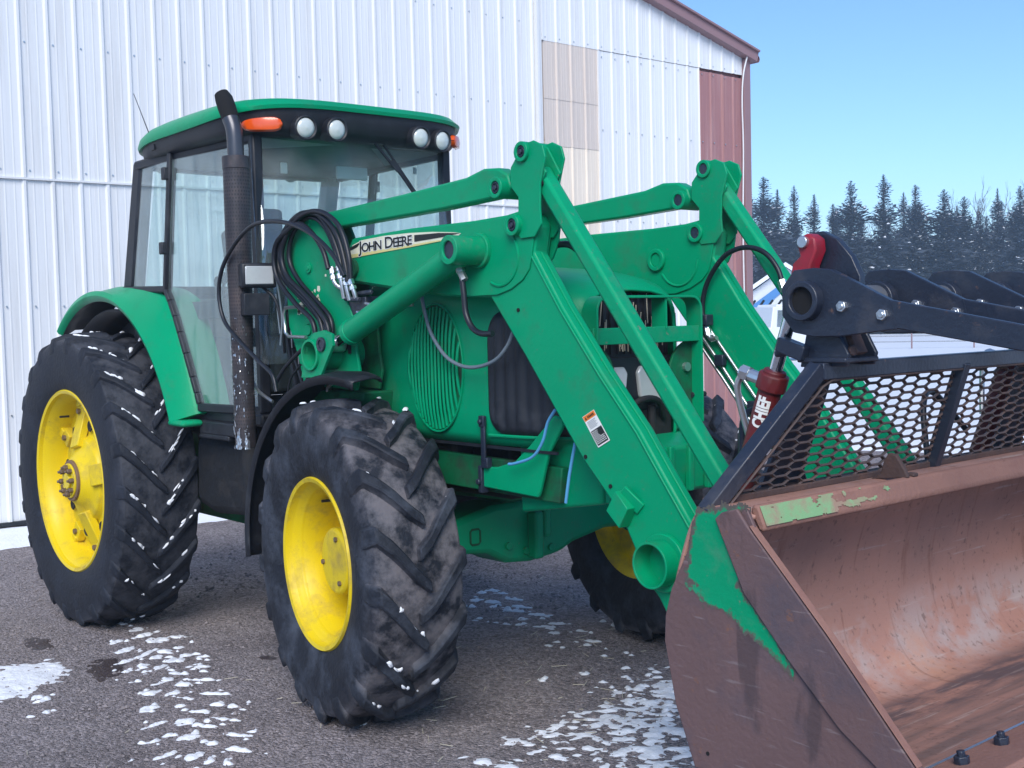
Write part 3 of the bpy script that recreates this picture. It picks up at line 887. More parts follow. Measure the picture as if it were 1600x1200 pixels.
# white truck
tk0 = Vector((-19.75, 32.2, 0))
td = Vector((-19.75 - 7.443, 32.2 + 3.69, 0)).normalized()
tr_ = Vector((td.y, -td.x, 0))
truck = thing('white_truck', 'white pickup truck parked behind the loader beyond the shed corner', 'truck', tuple(tk0))
TA = (tr_ * 0.9 + td * 0.43).normalized(); TB = Vector((-TA.y, TA.x, 0))
def TP(u, v, z): return tk0 + TA * u + TB * v + Vector((0, 0, z))
def tprism(mb, prof, v0, v1):
    n = len(prof)
    vs = [TP(a, v0, z) for a, z in prof] + [TP(a, v1, z) for a, z in prof]
    mb.add(vs, [tuple(range(n)), tuple(reversed(range(n, 2 * n)))] + [(i, (i + 1) % n, n + (i + 1) % n, n + i) for i in range(n)])
M['truck_white'] = pm('white_truck_paint', (0.74, 0.76, 0.78), 0.35, var=0.03)
b = MB(); tprism(b, [(-2.4, .45), (-0.95, .45), (-0.85, .75), (-0.65, .88), (-0.35, .88), (-0.15, .75), (-.05, .45), (2.2, .45), (2.35, .6), (2.35, 1.12), (1.1, 1.25), (.55, 2.02), (-.75, 2.06), (-.85, 1.3), (-2.4, 1.3)], -.9, .9)
obj('body', b, M['truck_white'], truck, bevel=0.03)
b = MB(); tprism(b, [(-.62, 1.34), (.72, 1.30), (.42, 1.90), (-.58, 1.93)], -.915, -.9)
obj('side_window', b, M['glass_grey'], truck)
b = MB(); tprism(b, [(-.6, 2.06), (.5, 2.03), (.45, 2.10), (-.55, 2.14)], -.8, .8)
obj('roof_snow', b, M['snow_clean'], truck)
b = MB(); tprism(b, [(2.36, .5), (2.5, .5), (2.5, .72), (2.36, .72)], -.92, .92)
obj('bumper', b, M['black'], truck, bevel=0.02)
for u in (-.5, 1.55):
    for v in (-.84, .84):
        b = MB(); b.lathe([(-.1, .18), (-.1, .34), (-.07, .37), (.07, .37), (.1, .34), (.1, .18)], TP(u, v, .37), TB, 24)
        wq = obj('wheel', b, M['grime'], truck)
        b = MB(); b.cyl(TP(u, v - .09, .37), TP(u, v + .09, .37), .19, 16)
        obj('rim', b, M['steel'], wq)
b = MB(); b.box(TP(.62, -1.02, 1.32), (.12, .16, .2)); obj('mirror', b, M['black'], truck, bevel=0.03)
b = MB(); b.box(TP(-.3, -.915, 1.18), (.16, .03, .04)); obj('door_handle', b, M['black'], truck)

# yellow implement beside the truck
yo = Vector((-23.4, 35.7, 0))
ym = thing('yellow_implement', 'yellow farm implement with a folded boom behind the white truck', 'machine', tuple(yo))
b = MB(); b.bar(yo + tr_ * -0.9 + Vector((0, 0, 1.55)), yo + tr_ * 0.75 + Vector((0, 0, 1.60)), 0.4, 0.30, (0, 0, 1)); obj('beam', b, M['yellow_machine'], ym, bevel=0.03)
for u in (-.75, .55):
    b = MB(); b.bar(yo + tr_ * u + Vector((0, 0, 0)), yo + tr_ * (u * .8) + Vector((0, 0, 1.5)), 0.16, 0.16, (0, 1, 0)); obj('leg', b, M['yellow_machine'], ym, bevel=0.01)
for k in range(5):
    b = MB(); b.tube([yo + tr_ * (-.8 + k * .35) + Vector((0, 0, 1.7)), yo + tr_ * (-.75 + k * .35) + td * .2 + Vector((0, 0, 2.15)), yo + tr_ * (-.6 + k * .35) + Vector((0, 0, 2.35))], .05, 6); obj('hose', b, M['grime'], ym)

# rail fence in the snow
fn = thing('field_fence', 'thin rail fence with steel posts crossing the white snow field', 'fence', (-22.7, 45.9, 0))
fa, fb_ = Vector((-28.2, 42.5, 0)), Vector((-13.5, 51.0, 0))
fp = [-28.2, -24.9, -22.71, -20.41, -18.4, -16.2, -13.5]
for x in fp:
    t = (x - fa.x) / (fb_.x - fa.x)
    q = fa.lerp(fb_, t)
    b = MB(); b.cyl(q, q + Vector((0, 0, 1.0)), 0.035, 7); obj('post', b, M['trim_red'], fn)
for z in (.92, .66, .40):
    b = MB(); b.tube([fa + Vector((0, 0, z)), fa.lerp(fb_, .5) + Vector((0, 0, z - .02)), fb_ + Vector((0, 0, z))], .022, 6); obj('rail', b, M['yard_grey'], fn)

# thin winter haze over the yard: far trees fade towards blue-grey
hz = MB(); hz.box((0, 150, 6.5), (1900, 1900, 16.4))
M['haze'] = bpy.data.materials.new('haze')
M['haze'].use_nodes = True
_t = M['haze'].node_tree
for _n in list(_t.nodes):
    if _n.type != 'OUTPUT_MATERIAL': _t.nodes.remove(_n)
_v = _t.nodes.new('ShaderNodeVolumePrincipled')
_v.inputs['Color'].default_value = (0.72, 0.87, 1.0, 1)
_v.inputs['Density'].default_value = 0.0027
_v.inputs['Anisotropy'].default_value = 0.2
_t.links.new(_v.outputs[0], [n for n in _t.nodes if n.type == 'OUTPUT_MATERIAL'][0].inputs['Volume'])
obj('haze', hz, M['haze'], kind='stuff', smooth=0, recalc=False)

# =================================================================== TRACTOR
tractor = thing('tractor', 'green farm tractor with yellow wheels and glazed cab parked before the white shed', 'tractor', (1.36, 0, 0))
def mir(mb, s):
    """mb is written for the near side (y < 0); s=+1 gives the far side copy"""
    if s < 0: return mb
    o = MB(); o.v = [(v[0], -v[1], v[2]) for v in mb.v]; o.f = [tuple(reversed(f)) for f in mb.f]; o.mi = list(mb.mi)
    return o

def tyre_material(name, mud, dust, rc, rmax, axis_c):
    m = pm(name, (0.011, 0.014, 0.022), 0.66, var=0.3, vscale=14, dirt=dust, dirt_amt=0.7, dirt_scale=4.5, dirt_lo=0.46, bump=0.25, bscale=45, spec=0.35)
    t = m.node_tree
    b = t.nodes['Principled BSDF']
    src = b.inputs['Base Color'].links[0].from_socket
    at = t.nodes.new('ShaderNodeAttribute'); at.attribute_name = 'valley'
    n = t.nodes.new('ShaderNodeTexNoise'); n.inputs['Scale'].default_value = 9; n.inputs['Detail'].default_value = 8; n.inputs['Roughness'].default_value = .65
    tc = [q for q in t.nodes if q.type == 'TEX_COORD'][0]
    t.links.new(tc.outputs['Object'], n.inputs['Vector'])
    mr = t.nodes.new('ShaderNodeMapRange'); mr.inputs['From Min'].default_value = .40; mr.inputs['From Max'].default_value = .60
    t.links.new(n.outputs['Fac'], mr.inputs['Value'])
    mu = t.nodes.new('ShaderNodeMath'); mu.operation = 'MULTIPLY'
    t.links.new(at.outputs['Fac'], mu.inputs[0]); t.links.new(mr.outputs['Result'], mu.inputs[1])
    mx = t.nodes.new('ShaderNodeMixRGB'); mx.inputs['Color2'].default_value = tuple(mud) + (1,)
    t.links.new(mu.outputs[0], mx.inputs['Fac']); t.links.new(src, mx.inputs['Color1'])
    t.links.new(mx.outputs['Color'], b.inputs['Base Color'])
    return m
M['tyre_rear'] = tyre_material('rear_tyre_rubber', (0.055, 0.058, 0.070), (0.030, 0.036, 0.052), 0, 0, 0)
M['tyre_front'] = tyre_material('front_tyre_rubber', (0.140, 0.130, 0.140), (0.075, 0.088, 0.115), 0, 0, 0)

def wheel(kind, side, C, steer):
    rear = kind == 'rear'
    Rz = Matrix.Rotation(steer, 3, 'Z')
    C = Vector(C)
    ax = Rz @ Vector((0, side, 0))
    ex = Rz @ Vector((1, 0, 0))
    ez = Vector((0, 0, 1))
    def W(h, r, ph):
        return C + ax * h + (ex * math.cos(ph) + ez * math.sin(ph)) * r
    def lathe(prof, seg, closed=False, a=None):
        mb = MB(); n = len(prof)
        for i in range(seg):
            for h, r in prof: mb.v.append(W(h, r, 2 * math.pi * i / seg))
        for i in range(seg):
            j = (i + 1) % seg
            for k in range(n if closed else n - 1):
                k2 = (k + 1) % n
                mb.f.append((i * n + k, j * n + k, j * n + k2, i * n + k2)); mb.mi.append(0)
        return mb
    if rear:
        tp = [(.192, .540), (.222, .572), (.240, .63), (.250, .70), (.249, .775), (.240, .835), (.228, .868), (.17, .884), (.085, .892), (0, .895)]
        lp = [(-.018, .894), (.045, .894), (.105, .890), (.165, .8845), (.222, .869), (.239, .838), (.246, .795)]
        lh = [.026, .028, .029, .030, .028, .020, .005]
        lw = [.020, .023, .026, .029, .033, .036, .036]
        nl, adv, rr = 22, 0.30, .895
        rim = [(.205, .545), (.215, .568), (.224, .560), (.218, .542), (.172, .533), (.156, .512), (.05, .506), (-.10, .506), (-.156, .515), (-.205, .54), (-.218, .565), (-.20, .548), (-.14, .50), (0.0, .495), (.14, .50)]
        disc = [(.195, .0), (.195, .132), (.182, .150), (.150, .175), (.135, .215), (.125, .25), (.085, .275), (.075, .33), (.080, .40), (.068, .43), (.045, .455), (.05, .508), (.02, .508), (.03, .45), (.06, .38), (.06, .0)]
    else:
        tp = [(.160, .370), (.188, .402), (.208, .455), (.222, .525), (.224, .595), (.214, .650), (.196, .684), (.15, .700), (.07, .708), (0, .711)]
        lp = [(-.022, .709), (.035, .710), (.085, .706), (.138, .7015), (.192, .686), (.213, .652), (.221, .605)]
        lh = [.040, .042, .043, .043, .041, .032, .006]
        lw = [.024, .027, .029, .031, .034, .037, .036]
        nl, adv, rr = 17, 0.33, .711
        rim = [(.165, .372), (.186, .398), (.197, .392), (.192, .374), (.150, .366), (.132, .345), (.122, .340), (.06, .335), (-.06, .335), (-.12, .342), (-.165, .37), (-.18, .395), (-.16, .375), (-.10, .33), (.0, .325), (.10, .33)]
        disc = [(.102, .0), (.105, .06), (.100, .142), (.088, .154), (-.050, .158), (-.060, .172), (-.056, .22), (-.065, .30), (-.070, .336), (-.09, .336), (-.085, .2), (-.09, .0)]
    prof = tp + [(-h, r) for h, r in tp[-2::-1]]
    seg = 120
    ty = lathe(prof, seg)
    valley = [1.0 if prof[i % len(prof)][1] > rr - .035 else (0.25 if prof[i % len(prof)][1] > rr - .10 else 0.0) for i in range(len(ty.v))]
    rnd = random.Random(3 if rear else 8)
    lugpos = []
    for s in (1, -1):
        for i in range(nl):
            p0 = 2 * math.pi * (i + (0.5 if s < 0 else 0)) / nl + rnd.uniform(-.008, .008)
            hs = rnd.uniform(.86, 1.06)
            st_ = []
            for k, (h, r) in enumerate(lp):
                fr = min(1, max(0, h / lp[4][0]))
                ph = p0 + adv * (fr ** 0.92)
                a = .012
                hw, hh = lw[k], lh[k] * hs
                if k >= 5:  # on the shoulder the lug stands out sideways
                    up = (hh * .38, hh * .45)
                else:
                    up = (hh * (0.02 + .25 * fr * (k == 4)), hh)
                lo = (s * (h - .006 * (k >= 4)), r - a)
                hi = (s * (h + up[0]), r + up[1])
                q = []
                for (hr, w) in ((lo, -hw * 1.45), (hi, -hw), (hi, hw * .92), (lo, hw * 1.45)):
                    jit = rnd.uniform(-.002, .002)
                    q.append(W(hr[0], hr[1] + jit, ph + w / r))
                st_.append(q)
                lugpos.append((s, k, h, r, ph, hw, hh))
            v = [p for q in st_ for p in q]
            f = []
            for k in range(len(st_) - 1):
                for e in range(3):
                    f.append((4 * k + e, 4 * k + e + 1, 4 * k + e + 5, 4 * k + e + 4))
            f.append((0, 3, 2, 1)); m_ = 4 * (len(st_) - 1); f.append((m_, m_ + 1, m_ + 2, m_ + 3))
            ty.add(v, f)
            for k in range(len(st_)): valley += [0.8, 0.0, 0.0, 0.8]
    # flat where it stands on the ground
    ty.v = [tuple(v) if v[2] > -0.004 else (v[0], v[1], -0.004) for v in ty.v]
    dsk = lathe(disc, 64)
    if rear:
        for k in range(8):
            a = k * math.pi / 4 + .2
            q = W(.075, .43, a); t_ = (ex * -math.sin(a) + ez * math.cos(a)); n_ = (ex * math.cos(a) + ez * math.sin(a))
            dsk.box(q, (.09, .10, .05), Matrix((t_, n_, ax)).transposed())
            dsk.box(W(.06, .485, a), (.06, .05, .10), Matrix((t_, n_, ax)).transposed())
            if k % 2 == 0: dsk.bar(W(.145, .20, a), W(.062, .44, a), .13, .05, tuple(ax))
    wname = kind + '_wheel'
    w = obj(wname, dsk, M['yellow'], tractor, bevel=0.006 if rear else 0.004, smooth=40)
    obj('rim', lathe(rim, 96, True), M['yellow'], w, smooth=40)
    tyo = obj('tyre', ty, M['tyre_rear'] if rear else M['tyre_front'], w, smooth=42, recalc=False, bevel=0.006, bseg=1)
    at = tyo.data.attributes.new('valley', 'FLOAT', 'POINT')
    at.data.foreach_set('value', valley)
    if rear:
        mb = MB(); mb.cyl(W(.178, 0, 0), W(.212, 0, 0), .128, 40); obj('hub_flange', mb, M['rust_ring'], w, bevel=.004)
        mb = MB(); mb.cyl(W(.205, 0, 0), W(.222, 0, 0), .108, 32); mb.cyl(W(.22, 0, 0), W(.236, 0, 0), .05, 24); obj('hub_cap', mb, M['yellow'], w, bevel=.004)
        for k in range(8):
            a = k * math.pi / 4 + .1
            mb = MB(); mb.cyl(W(.215, .083, a), W(.248, .083, a), .017, 6); mb.cyl(W(.24, .083, a), W(.262, .083, a), .009, 8)
            obj('hub_bolt', mb, M['bolt'], w, bevel=.002)
        for k in range(8):
            a = k * math.pi / 4 + .2
            mb = MB(); mb.cyl(W(.098, .43, a), W(.118, .43, a), .018, 6); obj('rim_bolt', mb, M['bolt'], w)
            a += math.pi / 8
            mb = MB(); mb.lathe([(0, .030), (.006, .036), (.010, .030), (.002, .0)], W(.093, .34, a), ax, 16)
            obj('weight_hole', mb, M['grime'], w)
    else:
        for k in range(3):
            a = -.9 + k * 2.1
            mb = MB(); mb.cyl(W(.099, .115, a), W(.113, .115, a), .012, 6); obj('hub_bolt', mb, M['bolt'], w)
        for k in range(10):
            a = k * math.pi / 5
            mb = MB(); mb.cyl(W(-.058, .19, a), W(-.035, .19, a), .014, 6); obj('wheel_nut', mb, M['bolt'], w)
    mb = MB(); mb.cyl(W(.10 if rear else .02, .47 if rear else .315, 2.2), W(.16 if rear else .075, .47 if rear else .315, 2.2), .007, 8); obj('valve_stem', mb, M['black'], w)
    # snow packed against the lugs
    sn = MB()
    rr_ = random.Random(21 if rear else 34)
    for (s, k, h, r, ph, hw, hh) in lugpos:
        dens = (0.85 if rear else 0.42)
        if k in (0, 4, 5, 6) or rr_.random() > dens: continue
        q_ = rr_.uniform(.45, 1.35)
        pa = ph + hw * q_ / r
        if math.sin(pa) < -0.72 and rr_.random() < .75: continue
        rise = hh if q_ < .85 else hh * max(0.05, 1 - (q_ - .85) / .5)
        base = W(s * h, r + rise, pa)
        nr_ = (ex * math.cos(pa) + ez * math.sin(pa)); tg = (ex * -math.sin(pa) + ez * math.cos(pa))
        d1 = (ax * s + tg * (adv * r / lp[4][0]) * .9).normalized(); d2 = nr_.cross(d1).normalized()
        for c_ in range(rr_.randint(1, 3)):
            c0 = base + d1 * rr_.uniform(-.04, .04) + d2 * rr_.uniform(-.008, .008)
            L, Wd, H = rr_.uniform(.006, .036) if rear else rr_.uniform(.005, .026), rr_.uniform(.004, .014), .003
            NQ = 9
            ring = []
            for q in range(NQ):
                a = q * 2 * math.pi / NQ; jr = rr_.uniform(.55, 1.25)
                ring.append(c0 + d1 * math.cos(a) * L * jr + d2 * math.sin(a) * Wd * jr - nr_ * .004)
            top = [c0 + (p - c0) * .7 + nr_ * (H + .003) for p in ring]
            sn.add(ring + top + [c0 + nr_ * H * 1.6], [(q, (q + 1) % NQ, NQ + (q + 1) % NQ, NQ + q) for q in range(NQ)] + [(NQ + q, NQ + (q + 1) % NQ, 2 * NQ) for q in range(NQ)])
    obj('packed_snow', sn, M['snow'], w, kind='stuff', smooth=60)
    return w
wheel('rear', -1, (0, -.80, .89), 0)
wheel('rear', 1, (0, 1.42, .89), 0)
wheel('front', -1, (2.726, -.695, .731), R(-8.8))
wheel('front', 1, (2.726, 1.34, .731), R(-8.8))

# ---- chassis
def part(name, mat, bevel=0.0, parent=tractor, smooth=35, **k):
    def f(mb): return obj(name, mb, M[mat], parent, bevel, smooth, **k)
    return f
mb = MB(); mb.lathe([(-.62, .10), (-.45, .12), (-.30, .20), (.30, .20), (.45, .12), (.62, .10)], (0, 0, .89), (0, 1, 0), 32)
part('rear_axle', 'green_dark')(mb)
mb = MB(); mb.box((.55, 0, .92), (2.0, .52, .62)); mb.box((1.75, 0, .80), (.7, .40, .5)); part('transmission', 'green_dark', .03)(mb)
mb = MB(); mb.box((2.62, 0, 1.19), (1.4, .46, .36)); mb.box((2.5, -.30, 1.25), (.5, .16, .4)); mb.box((2.9, -.27, 1.18), (.3, .14, .24)); mb.cyl((2.35, -.32, 1.0), (2.35, -.32, 1.24), .05, 16)
part('engine_block', 'grime', .02)(mb)
for s in (-1, 1):
    mb = MB(); mb.prism([(.88, .80), (1.10, .75), (1.52, .78), (1.54, 1.20), (.90, 1.19)], -.60, -.28)
    part('fuel_tank', 'grime', .05)(mir(mb, s))  # near-black coat makes up for too much light reaching the tank
    mb = MB(); mb.box((1.36, -.62, 1.262), (.42, .14, .075)); mb.box((1.32, -.63, 1.215), (.36, .12, .03)); part('cab_step', 'black', .01)(mir(mb, s))
    mb = MB(); mb.prism([(2.25, 1.085), (3.80, 1.06), (3.82, 1.21), (2.25, 1.235)], -.375, -.335); part('frame_rail', 'green_dark', .006)(mir(mb, s))
# front axle
mb = MB()
mb.prism([(-.60, .80), (-.40, .835), (-.22, .862), (-.10, .885), (.02, .91), (.50, .91), (.62, .885), (1.22, .81), (1.22, .67), (.80, .70), (.55, .655), (.47, .622), (.42, .612), (.26, .597), (.10, .612), (-.02, .676), (-.21, .698), (-.40, .69), (-.60, .66)], 2.62, 2.89, 'x')
part('front_axle', 'green', .028)(mb)
fax = bpy.data.objects['front_axle']
mb = MB()
em = [(-.135, .745), (-.125, .735), (-.085, .735), (-.075, .745), (-.075, .80), (-.085, .81), (-.125, .81), (-.135, .80)]
mb.tube([(2.892, y, z) for y, z in em] + [(2.892, em[0][0], em[0][1])], .005, 6)
obj('cast_emblem', mb, M['green_dark'], fax)
for (y, z) in ((.215, .66), (.385, .655), (.10, .70)):
    mb = MB(); mb.cyl((2.88, y, z), (2.905, y, z), .020, 10); obj('axle_bolt', mb, M['green_worn'], fax, bevel=.003)
mb = MB(); mb.box((2.92, .26, .74), (.07, .06, .24)); mb.box((2.915, .33, .80), (.05, .05, .16)); obj('axle_rib', mb, M['green'], fax, bevel=.015)
mb = MB(); mb.prism([(2.45, .96), (3.25, .99), (3.35, 1.12), (2.45, 1.12)], -.16, .20); mb.box((2.74, .24, .95), (.22, .26, .14)); part('axle_bolster', 'green_dark', .02)(mb)
for s in (-1, 1):
    yo = 0 if s < 0 else .645
    mb = MB(); mb.cyl((2.726, -.50, .731), (2.70, -.60, .731), .12, 24); mb = mir(mb, s); mb.v = [(x, y + yo, z) for x, y, z in mb.v]; part('steering_knuckle', 'green_dark', .01)(mb)
    mb = MB(); mb.cyl((2.726, -.555, .60), (2.726, -.555, .87), .055, 16); mb = mir(mb, s); mb.v = [(x, y + yo, z) for x, y, z in mb.v]; part('king_pin', 'green_dark', .01)(mb)
mb = MB(); mb.cyl((2.55, -.48, .79), (2.55, 1.1, .79), .032, 14)
part('steering_cylinder', 'green_dark', .003)(mb)
# front weight support and its brackets
mb = MB(); mb.prism([(3.50, .985), (4.00, 1.07), (4.02, 1.27), (3.90, 1.31), (3.50, 1.30)], -.33, .33)
part('front_support', 'green', .015)(mb)
mb = MB()
for y in (-.30, -.18, -.06, .06, .18, .30): mb.box((4.02, y, 1.175), (.03, .03, .20))
part('support_rib', 'green', .006, kind='stuff')(mb)
br = [(3.356, 1.184), (3.344, 1.095), (3.72, 1.083), (3.735, 1.11), (3.79, 1.268), (3.88, 1.386), (3.88, 1.42), (3.83, 1.43), (3.68, 1.30), (3.58, 1.224), (3.46, 1.19)]
for s in (-1, 1):
    mb = MB(); mb.prism(br, -.425, -.405); part('loader_frame_plate', 'green', .006)(mir(mb, s))
    mb = MB(); mb.prism([(3.345, 1.07), (3.37, 1.07), (3.37, 1.19), (3.345, 1.19)], -.44, -.40); mb.cyl((3.357, -.455, 1.12), (3.357, -.44, 1.12), .014, 8); part('frame_clamp', 'black_steel', .004)(mir(mb, s))

# ---- hood
HX = [1.95, 2.3, 2.8, 3.3, 3.45, 3.6, 3.72, 3.80, 3.85, 3.87]
HW = [.40, .42, .43, .43, .425, .405, .372, .335, .30, .27]
HT = [2.075, 2.08, 2.075, 2.06, 2.05, 2.03, 2.005, 1.98, 1.955, 1.94]
def itp(xs_, ys_, x):
    if x <= xs_[0]: return ys_[0]
    for i in range(len(xs_) - 1):
        if x <= xs_[i + 1]:
            t = (x - xs_[i]) / (xs_[i + 1] - xs_[i]); return ys_[i] * (1 - t) + ys_[i + 1] * t
    return ys_[-1]
def hoodsec(x, off=0.0, zb=1.282):
    w, zt = itp(HX, HW, x) + off, itp(HX, HT, x) + off
    half = [(0, zt), (w * .45, zt - .006), (w * .72, zt - .022), (w * .88, zt - .05), (w * .965, zt - .10), (w, zt - .18), (w * 1.005, 1.65), (w, 1.42), (w * .985, 1.33), (w * .95, zb)]
    return [(-a, z) for a, z in reversed(half)] + half[1:]
mb = MB()
hxs = [1.95 + i * .06 for i in range(25)] + [3.42, 3.48, 3.54, 3.6, 3.66, 3.72, 3.76, 3.8, 3.83, 3.85, 3.862, 3.87]
secs = [hoodsec(x) for x in hxs]
n = len(secs[0])
for x, sc_ in zip(hxs, secs): mb.v += [(x, y, z) for y, z in sc_]
for i in range(len(hxs) - 1):
    for k in range(n - 1): mb.f.append((i * n + k, i * n + k + 1, (i + 1) * n + k + 1, (i + 1) * n + k)); mb.mi.append(0)
hood = obj('hood', mb, M['green'], tractor, smooth=50, recalc=True)
so = hood.modifiers.new('solid', 'SOLIDIFY'); so.thickness = .012; so.offset = -1
mb = MB()
for s in (-1, 1):
    yb = s * .445
    mb.box((2.9, s * .424, 1.276), (1.9, .012, .012))
obj('hood_gap_strip', mb, M['black'], hood)  # black strip put in for the dark gap under the hood
for s in (-1, 1):
    # corrugated black intake on the corner of the nose
    q = MB(); NU, NV = 60, 16
    for i in range(NU + 1):
        u = i / NU; x = 3.425 + u * .40
        w = itp(HX, HW, x) + .004
        rc = .10
        cut = 0 if u * .40 > rc else rc - math.sqrt(max(0, rc * rc - (rc - u * .40) ** 2))
        z0, z1 = 1.335 + cut, 1.865 - cut * 1.3 - .03 * u
        rib = .009 * (0.5 + 0.5 * math.cos(u * 2 * math.pi * 6.5)) * min(1, u * 12, (1 - u) * 12)
        for j in range(NV + 1):
            v = j / NV
            z = z0 + v * (z1 - z0)
            edge = min(1, v * 8, (1 - v) * 8)
            wz = 1.0 - (.10 * max(0, (z - (itp(HX, HT, x) - .18)) / .18) ** 2)
            q.v.append((x, s * (w * wz + rib * edge), z))
    q.f = [(i * (NV + 1) + j, (i + 1) * (NV + 1) + j, (i + 1) * (NV + 1) + j + 1, i * (NV + 1) + j + 1) for i in range(NU) for j in range(NV)]
    q.mi = [0] * len(q.f)
    o = obj('intake_screen', q, M['black'], hood, smooth=60)
    so = o.modifiers.new('solid', 'SOLIDIFY'); so.thickness = .006; so.offset = 0
    q = MB(); pts = []
    for i in range(33):
        u = i / 32; x = 3.42 + u * .41; pts.append((x, s * (itp(HX, HW, x) + .004), 1.327))
    q.tube(pts, .007, 6)
    obj('intake_trim', q, M['green_worn'], hood)
    # oval side grille with upright ribs
    q = MB(); cx_, cz_, ha, hb = 3.058, 1.612, .205, .283
    q.add([(cx_ + ha * math.cos(a) * (1 if math.cos(a) < 0 else .93), s * (.4335), cz_ + hb * math.sin(a)) for a in [k * 2 * math.pi / 48 for k in range(48)]] + [(cx_, s * .4335, cz_)],
          [(k, (k + 1) % 48, 48) for k in range(48)])
    gr = obj('side_grille', q, M['green_dark'], hood)
    q = MB()
    for k in range(15):
        xx = cx_ - ha + .014 + k * (ha * 1.90 / 15)
        d = (xx - cx_) / (ha if xx < cx_ else ha * .93)
        zz = hb * math.sqrt(max(0.02, 1 - d * d)) * .98
        bow = -.018 * (1 - 0)
        q.tube([(xx, s * .434, cz_ - zz), (xx + bow * (1 - abs(d)) * .3, s * .446, cz_ - zz * .6), (xx + bow * .4, s * .448, cz_), (xx + bow * (1 - abs(d)) * .3, s * .446, cz_ + zz * .6), (xx, s * .434, cz_ + zz)], .0075, 6, smooth=3)
    obj('grille_rib', q, M['green'], gr, kind='stuff', smooth=60)
    q = MB(); q.tube([(cx_ + ha * 1.02 * math.cos(a) * (1 if math.cos(a) < 0 else .93), s * .434, cz_ + hb * 1.02 * math.sin(a)) for a in [k * 2 * math.pi / 48 for k in range(49)]], .006, 6)
    obj('grille_rim', q, M['green'], gr, smooth=60)
    q = MB(); q.box((3.386, s * .440, 1.385), (.035, .02, .05)); q.box((3.39, s * .44, 1.29), (.028, .012, .16)); q.box((3.395, s * .43, 1.205), (.045, .03, .045)); q.cyl((3.386, s * .445, 1.385), (3.386, s * .462, 1.385), .012, 8)
    obj('hood_latch', q, M['black_steel'], hood, bevel=.004)
# nose: recess, grille, headlights
mb = MB(); mb.box((3.80, 0, 1.62), (.03, .56, .60)); part('grille_screen', 'black')(mb)
mb = MB()
for k in range(13): mb.box((3.822, -.25 + k * .0417, 1.795), (.012, .007, .26))
part('grille_bar', 'black', kind='stuff')(mb)
rw = random.Random(4); mb = MB()
for k in range(60):
    y = rw.choice((-.20, -.02, .04, .17)) + rw.gauss(0, .03); z = rw.uniform(1.67, 1.80)
    mb.tube([(3.832, y, z), (3.836, y + rw.uniform(-.012, .012), z + rw.uniform(.05, .13))], .0022, 4)
part('chaff', 'straw', kind='stuff')(mb)
mb = MB(); mb.box((3.83, 0, 1.535), (.05, .58, .235)); hl = part('headlight_panel', 'black', .012)(mb)
for s in (-1, 1):
    mb = MB(); mb.prism([(-.245, 1.475), (-.225, 1.455), (-.075, 1.455), (-.045, 1.48), (-.03, 1.585), (-.05, 1.612), (-.235, 1.612), (-.255, 1.59)], 3.845, 3.872, 'x')
    obj('headlight', mir(mb, s), M['headlens'], hl, bevel=.008)
mb = MB(); mb.box((3.80, 0, 1.36), (.10, .52, .13)); mb.box((3.86, -.10, 1.36), (.06, .10, .10)); mb.cyl((3.86, .12, 1.29), (3.86, .12, 1.44), .02, 8); mb.tube([(3.87, -.05, 1.42), (3.90, .02, 1.47), (3.90, .12, 1.46), (3.86, .20, 1.38)], .015, 8, smooth=5)
part('nose_lower', 'grime', .008)(mb)
# brush guard of flat bar
def flatloop(pts, x0, x1, t):
    mb = MB(); n = len(pts)
    for i, p in enumerate(pts):
        a = Vector(pts[max(0, i - 1)]); b = Vector(pts[min(n - 1, i + 1)])
        d = (b - a).normalized(); nn = Vector((-d.y, d.x))
        for q in (Vector(p) + nn * t / 2, Vector(p) - nn * t / 2):
            for x in (x0, x1): mb.v.append((x, q.x, q.y))
    for i in range(n - 1):
        o = 4 * i
        mb.f += [(o, o + 1, o + 5, o + 4), (o + 2, o + 6, o + 7, o + 3), (o, o + 4, o + 6, o + 2), (o + 1, o + 3, o + 7, o + 5)]
    e = 4 * (n - 1)
    mb.f += [(0, 2, 3, 1), (e, e + 1, e + 3, e + 2)]
    mb.mi = [0] * len(mb.f)
    return mb
lp_ = [(-.315, 1.36), (-.315, 1.84)] + [(-.255 - .06 * math.cos(a), 1.845 + .06 * math.sin(a)) for a in [k * math.pi / 12 for k in range(1, 6)]] + [(-.25, 1.905)]
lp_ = lp_ + [(-y, z) for y, z in reversed(lp_)]
gd = obj('brush_guard', flatloop(lp_, 3.90, 3.985, .011), M['green'], tractor, bevel=.002)
mb = MB(); mb.box((3.965, 0, 1.745), (.012, .655, .068)); obj('guard_bar', mb, M['green_worn'], gd, bevel=.003)
mb = MB(); mb.box((3.935, .10, 1.835), (.08, .010, .13)); obj('guard_upright', mb, M['green'], gd)
for s in (-1, 1):
    o_ = [(-.318, 1.42), (-.318, 1.72)] + [(-.318 + .155 * math.sin(a), 1.565 + .155 * math.cos(a)) for a in [k * math.pi / 10 for k in range(0, 9)]]
    mb = MB(); mb.prism(o_, 3.915, 3.928, 'x'); obj('guard_gusset', mir(mb, s), M['green_dark'], gd, bevel=.002)
    mb = MB(); mb.cyl((3.926, -.265, 1.60), (3.945, -.265, 1.60), .02, 10); obj('gusset_bolt', mir(mb, s), M['steel'], gd)
    mb = MB(); mb.cyl((3.93, -.30, 1.475), (3.93, -.39, 1.475), .012, 8); obj('guard_peg', mir(mb, s), M['black'], gd)
